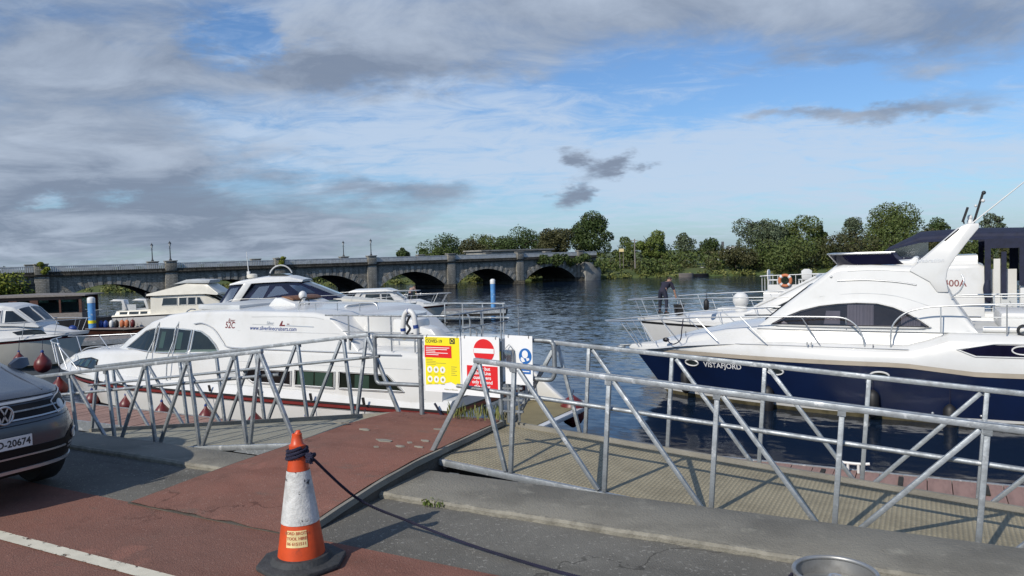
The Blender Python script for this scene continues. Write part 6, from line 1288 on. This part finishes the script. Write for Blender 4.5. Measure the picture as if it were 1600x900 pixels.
for pts in ([(-.030, .877), (0, .822), (.030, .877)], [(-.062, .850), (-.028, .757), (0, .808), (.028, .757), (.062, .850)]):
    for a, b in zip(pts, pts[1:]): MB().bar((2.262, a[0], a[1]), (2.262, b[0], b[1]), .012, .010, (1, 0, 0)).build('badge_stroke', 'car_silver', bd, 30)
for x in (1.36, -1.34):
    for y in (.76, -.76):
        s_ = 1 if y > 0 else -1
        w = MB(); w.lathe([(.20, -.11), (.32, -.11), (.345, -.08), (.345, .08), (.32, .11), (.20, .11)], 30); w.v = [(x+a, y+c, .345+b) for a, b, c in w.v]
        wo = w.build('wheel', 'tyre', CAR, 40)
        r_ = MB(); r_.lathe([(.02, .09), (.06, .10), (.19, .085), (.205, .112)], 24, caps=True); 
        for k in range(5): r_.bar((.05*math.cos(k*1.2566), .05*math.sin(k*1.2566), .105), (.19*math.cos(k*1.2566), .19*math.sin(k*1.2566), .10), .06, .02)
        r_.v = [(x+a, y+s_*c, .345+b) for a, b, c in r_.v]; r_.build('rim', 'car_silver', wo, 40)
        MB().torus((x, y*1.10, .345), .385, .03, 'y', 20, 6, 0, math.pi).build('arch_trim', 'car_black', CAR, 50)
for ax in (1, -1): tubes(CAR, 'bonnet_crease', [onto(bc, '+z', x, ax*y, .001) for x, y in ((1.95, .50), (1.6, .56), (1.2, .62), (1.0, .66))], .006, 'car_paint', sm=3)
for y in (-.45, .12): MB().tube(smooth_pts([onto(bcb, '+x', y+k*.11, 1.125+.03*k, .02) for k in range(5)], 3), .009, 6).build('wiper', 'car_black', CAR, 60)

# ------------------------------------------------------------------ traffic cone, rope, keg
c = at(472, 881, 0); CN = empty('traffic_cone', (c.x, c.y, .003), .5, 'orange traffic cone with scuffed white sleeve and navy rope tied round its top', 'cone')
HB = .045; HC = .79
def cr_(z): return .145-(.145-.035)*((z-HB)/(HC-HB))
rg = random.Random(4)
oct_ = [(.27*math.cos(math.pi/4*k+.39)*(1.0), .27*math.sin(math.pi/4*k+.39)) for k in range(8)]
MB().prism(oct_, 0, HB*.75, 'z').build('base', 'cone_base', CN, 30, bevel=.012)
MB().lathe([(.185, HB*.75), (.18, HB*.95), (.165, HB+.02), (.155, HB+.022)], 30).build('base_collar', 'cone_base', CN, 40)
MB().lathe([(cr_(.07), .066), (cr_(.12), .12), (cr_(.27), .27)], 36, caps=False).build('lower_band', 'cone_orange', CN, 60)
MB().lathe([(cr_(.27)+.003, .268), (cr_(.36)+.003, .36), (cr_(.58)+.003, .581)], 36, caps=False).build('reflective_sleeve', 'cone_white', CN, 60)
MB().lathe([(cr_(.58), .581), (cr_(.70), .70), (cr_(.73)+.006, .732), (cr_(.745)-.004, .742), (.030, .785), (.030, .80), (.022, .803), (.02, .77)], 32).build('tip', 'cone_orange', CN, 45)
MB().tube([(0, 0, .79), (.012, 0, .812), (.02, .004, .818)], [.02, .016, .004], 8).build('torn_lip', 'cone_orange', CN, 50)
fa = math.atan2(-c.y, -c.x)-.5-.10                # faces the quay side
def onc(ang, z, off): return Vector(((cr_(z)+off)*math.cos(fa+ang), (cr_(z)+off)*math.sin(fa+ang), z))
mb = MB(); rows_ = [[onc(-.62+1.0*i/10, z, .002) for i in range(11)] for z in (.145, .18, .215, .243)]
st_ = mb.loft(rows_, caps=False, ring_closed=False).build('sticker', 'sticker', CN, 60)
for k, s in enumerate(('BORD BROTH', 'TOOL HIRE', '06 6151511')): lettering(s, .024, 'sticker_text', 'sticker_ink', CN, lambda a, b, k=k: onc(-.12+a/.125, .220-.030*k+b, .0032), bold=.0008)
# rope: knot on the cone, run to the keg
KG = deep(1305, 893, 3.62); KH = KG.z
def helix(path, r, pitch, strands=3, sr=None, n=5):
    P = [Vector(p) for p in path]; mb = MB(); seg = [(b-a).length for a, b in zip(P, P[1:])]; L = sum(seg); sr = sr or r*.56
    for s in range(strands):
        pts = []; q = 0.0; stp = pitch/7; ref = Vector((0, 0, 1))
        i = 0; acc = 0.0; d = 0.0
        while d < L:
            while i < len(seg)-1 and d > acc+seg[i]: acc += seg[i]; i += 1
            t = (d-acc)/seg[i]; p = P[i].lerp(P[i+1], min(1, t)); tg = (P[i+1]-P[i]).normalized()
            x = tg.cross(ref); x = x.normalized() if x.length > 1e-3 else Vector((1, 0, 0)); y = tg.cross(x)
            a = 2*math.pi*(d/pitch+s/strands); pts.append(p+(x*math.cos(a)+y*math.sin(a))*r*.62); d += stp
        mb.tube(pts, sr, n)
    return mb
ang0 = 0.0
wr = []
for k in range(3*20):
    a = 2*math.pi*k/20; z = .655+.022*(k/20)+.012*math.sin(a*1.0+1); r_ = cr_(z)+.010; wr.append((c.x+r_*math.cos(a), c.y+r_*math.sin(a), z))
kn = deep(486, 714, (Vector((c.x, c.y, 0))).dot(Vector((-math.sin(YAW), math.cos(YAW), 0)))-.06)
ROPE = empty('rope', (0, 0, 0), 0, 'navy twisted rope strung from the traffic cone to the steel keg', 'rope')
helix(wr, .010, .045).build('cone_turns', 'rope_navy', ROPE, 60)
rg = random.Random(9); kp = [(kn.x+rg.uniform(-.030, .030), kn.y+rg.uniform(-.03, .03), kn.z+rg.uniform(-.035, .035)) for _ in range(13)]
helix(smooth_pts(kp, 6), .011, .045).build('knot', 'rope_navy', ROPE, 60)
run = [kn, at(560, 780, .30), at(640, 815, .13), at(720, 846, .035), at(800, 872, .014), at(880, 895, .014), at(960, 912, .014), at(1080, 918, .014), at(1180, 905, .02)]
run += [Vector((KG.x-.26, KG.y-.05, .10)), Vector((KG.x-.20, KG.y-.04, KH-.05)), Vector((KG.x-.17, KG.y-.02, KH-.045)), Vector((KG.x-.05, KG.y-.05, KH-.075)), Vector((KG.x+.10, KG.y-.04, KH-.07))]
helix(smooth_pts(run, 10), .0085, .045).build('run', 'rope_navy', ROPE, 60)
K = empty('keg', (KG.x, KG.y, 0), .3, 'short stainless steel keg with raised rim standing on the asphalt', 'keg')
h_ = KH
MB().lathe([(.13, .004), (.185, .01), (.19, .03), (.185, .06), (.195, .075), (.195, h_-.10), (.188, h_-.085), (.175, h_-.075), (.06, h_-.065), (.05, h_-.065)], 40).build('barrel', 'keg_steel', K, 50)
MB().loft([[(r_*math.cos(2*math.pi*k/40), r_*math.sin(2*math.pi*k/40), z) for k in range(40)] for r_, z in ((.187, h_-.085), (.186, h_-.01), (.180, h_-.01), (.180, h_-.08))], caps=False).build('chime_wall', 'keg_steel', K, 50)
MB().torus((0, 0, h_-.004), .184, .011, 'z', 44, 8).build('chime_rim', 'keg_steel', K, 60)
MB().lathe([(.04, h_-.066), (.04, h_-.035), (.032, h_-.03), (.03, h_-.02), (.018, h_-.02), (.016, h_-.035)], 20).build('valve', 'car_silver', K, 40)
MB().lathe([(.198, .13), (.202, .14), (.198, .15)], 40, caps=False).build('hoop', 'keg_steel', K, 60)

# ------------------------------------------------------------------ weeds in the joints
def weed(px, py, n, r, h, mat, label, seed, z=0.0):
    p = at(px, py, z); t = empty('weed', p, 0, label, 'plant'); rg = random.Random(seed); mb = MB()
    for _ in range(n):
        a = rg.random()*6.28; q = r*rg.random()**.5; bx, by = q*math.cos(a), q*.5*math.sin(a); l = h*rg.uniform(.5, 1.1); d = rg.random()*6.28; le = rg.uniform(.2, .9)*l; w = .006
        x1, y1 = bx+le*math.cos(d), by+le*math.sin(d); sx, sy = -math.sin(d)*w, math.cos(d)*w
        mb.add([(bx-sx, by-sy, 0), (bx+sx, by+sy, 0), ((bx+x1)/2+sx, (by+y1)/2+sy, l*.7), ((bx+x1)/2-sx, (by+y1)/2-sy, l*.7), (x1, y1, l)], [(0, 1, 2, 3), (3, 2, 4)])
    mb.build('blades', mat, t, 60)
weed(517, 800, 60, .09, .06, 'leaf_light', 'small tuft of green weeds at the foot of the ramp side', 1)
weed(676, 789, 55, .10, .045, 'leaf_light', 'flat tuft of weeds along the coping joint', 2)
weed(745, 650, 130, .40, .13, 'reed', 'row of dry grass along the end of the red landing under the posters', 3, .15)

# ------------------------------------------------------------------ people
def skinned(name, mat, chains, parent=None, sub=2, **kw):
    """one continuous skin grown over connected joints: chains of (point, radius); shared points join the chains"""
    me = bpy.data.meshes.new(name); V = []; E = []; Rr = []; idx = {}
    for ch in chains:
        last = None
        for p, r in ch:
            k = tuple(round(q, 3) for q in p)
            if k not in idx: idx[k] = len(V); V.append(p); Rr.append(r)
            if last is not None and last != idx[k]: E.append((last, idx[k]))
            last = idx[k]
    me.from_pydata(V, E, []); o = bpy.data.objects.new(name, me); COL.objects.link(o)
    sm = o.modifiers.new('s', 'SKIN'); sm.use_smooth_shade = True
    lay = me.skin_vertices[0].data if me.skin_vertices else None
    if lay is None:
        bm = bmesh.new(); bm.from_mesh(me); bm.verts.layers.skin.verify(); bm.to_mesh(me); bm.free(); lay = me.skin_vertices[0].data
    for i, r in enumerate(Rr): lay[i].radius = r if hasattr(r, '__len__') else (r, r)
    lay[0].use_root = True
    ss = o.modifiers.new('d', 'SUBSURF'); ss.levels = sub; ss.render_levels = sub
    dg = bpy.context.evaluated_depsgraph_get(); m2 = bpy.data.meshes.new_from_object(o.evaluated_get(dg)); bpy.data.objects.remove(o)
    m2.materials.clear(); m2.materials.append(MATS[mat]); m2.shade_smooth()
    return link(name, m2, parent, **kw)
def person(loc, rz_, s, lean, topmat, legmat, label, arms, feet):
    """standing figure bending forward (+x) from the hips by `lean`; arms: (elbow, wrist) pairs relative to the shoulder; feet: two (x, y)"""
    cl, sl = math.cos(lean), math.sin(lean)
    def up(h, fx=0, y=0): return (h*sl+fx*cl, y, .93+h*cl-fx*sl)          # along the leaning trunk
    pel = (0, 0, .93); ch = []
    trunk = [(pel, .125), (up(.16), .12), (up(.34), (.15, .125)), (up(.47), (.13, .10)), (up(.55), .055), (up(.61, .02), .055), (up(.68, .05), .085), (up(.78, .05), .085), (up(.84, .04), .055)]
    ch.append(trunk); sh_ = []; legs = []; armc = []
    for sg, (fx, fy) in zip((1, -1), feet):
        hip = (0, sg*.10, .87); kn_ = (fx*.5+.05, fy*.6+sg*.05, .49); an = (fx, fy, .09)
        legs.append([(pel, .125), (hip, .095), (kn_, .060), (an, .042), ((fx+.14, fy+sg*.02, .045), .035)])
    for sg, (el, wr_) in zip((1, -1), arms):
        s0 = up(.46, 0, sg*.19); e_ = (s0[0]+el[0], s0[1]+el[1], s0[2]+el[2]); w_ = (s0[0]+wr_[0], s0[1]+wr_[1], s0[2]+wr_[2])
        d = (Vector(w_)-Vector(e_)).normalized(); pm_ = Vector(w_)+d*.07; side = d.cross(Vector((0, 0, 1))); side = side.normalized() if side.length > .1 else Vector((0, 1, 0))
        armc.append([(up(.47), .10), (s0, .062), (e_, .044), (w_, .030), (tuple(pm_), .032)])
        for q, l in zip((-.03, -.01, .01, .03), (.065, .08, .075, .06)):
            t1 = pm_+side*q+d*l*.6; t2 = t1+d*l*.3-Vector((0, 0, .025)); armc.append([(tuple(pm_), .032), (tuple(t1), .009), (tuple(t2), .008)])
        th = Vector(w_)+d*.03+side*.045; armc.append([(w_, .030), (tuple(th), .011), (tuple(th+d*.04), .009)])
    P = skinned('person', 'skin', [trunk]+legs+armc, None, 2); P.location = loc; P.rotation_euler = (0, 0, rz_); P.scale = (s, s, s); tag(P, label, 'person')
    grow = lambda chs, k: [[(p, tuple(q+k for q in (r if hasattr(r, '__len__') else (r, r)))) for p, r in c_] for c_ in chs]
    skinned('trousers', legmat, grow([[(pel, .125), (up(.14), .12)]]+[l[:4] for l in legs], .016), P)
    skinned('jacket', topmat, grow([[((-.02, 0, .80), .125), ((0, 0, .90), .14), (up(.16), .135), (up(.34), (.155, .13)), (up(.47), (.13, .10)), (up(.53), .06)]]+[[(up(.47), (.13, .10)), a[1], a[2]] for a in armc if len(a) == 5 and a[0][0] == up(.47)], .018), P)
    h = up(.76, .045); hd = MB(); hd.ball(up(.775, .03), (.098, .092, .105), 16, 10); hd.v = [v for v in hd.v]; hd.build('hair', 'hair', P, 60)
    for sg in (1, -1): MB().loft([[(x, sg*.0+fy_+dy, z) for dy, z in ((-.05, .0), (.05, .0), (.04, t_), (-.04, t_))] for x, t_, fy_ in ((feet[0 if sg > 0 else 1][0]-.08, .09, feet[0 if sg > 0 else 1][1]), (feet[0 if sg > 0 else 1][0]+.05, .10, feet[0 if sg > 0 else 1][1]), (feet[0 if sg > 0 else 1][0]+.19, .05, feet[0 if sg > 0 else 1][1]))]).build('shoe', 'black_paint', P, 50)
    # face
    nz = up(.735, .135); MB().ball(nz, .018, 8, 6).build('nose', 'skin', P, 60)
    for sg in (1, -1):
        MB().ball(up(.755, .118, sg*.032), .012, 8, 6).build('eye', 'ink', P, 60); MB().ball(up(.745, .03, sg*.090), (.018, .012, .028), 8, 6).build('ear', 'skin', P, 60)
    return P
fp = B.matrix_basis @ Vector((8.1, -.35, 1.47)); fl = deep(1036, 489, 28.3)
p1 = person((fl.x, fl.y, WZ+1.47), YAW+.9, .92, .95, 'jacket', 'jeans', 'man in dark top and navy trousers bending over on the white foredeck', [((.10, .06, -.26), (.26, .02, -.46)), ((.06, -.10, -.27), (.16, -.10, -.50))], [(.10, .20), (-.12, -.20)])
q8 = F8.matrix_basis @ Vector((3.5, .75, 1.0))
p2 = person((q8.x, q8.y, q8.z), YAW+1.2, .80, 1.05, 'beige_top', 'jeans', 'person in beige top and dark trousers bending on the bow of the small white cruiser', [((.10, .06, -.26), (.2, .02, -.46)), ((.08, -.06, -.26), (.18, -.02, -.48))], [(.06, .12), (-.06, -.12)])
bpy.context.view_layer.update()
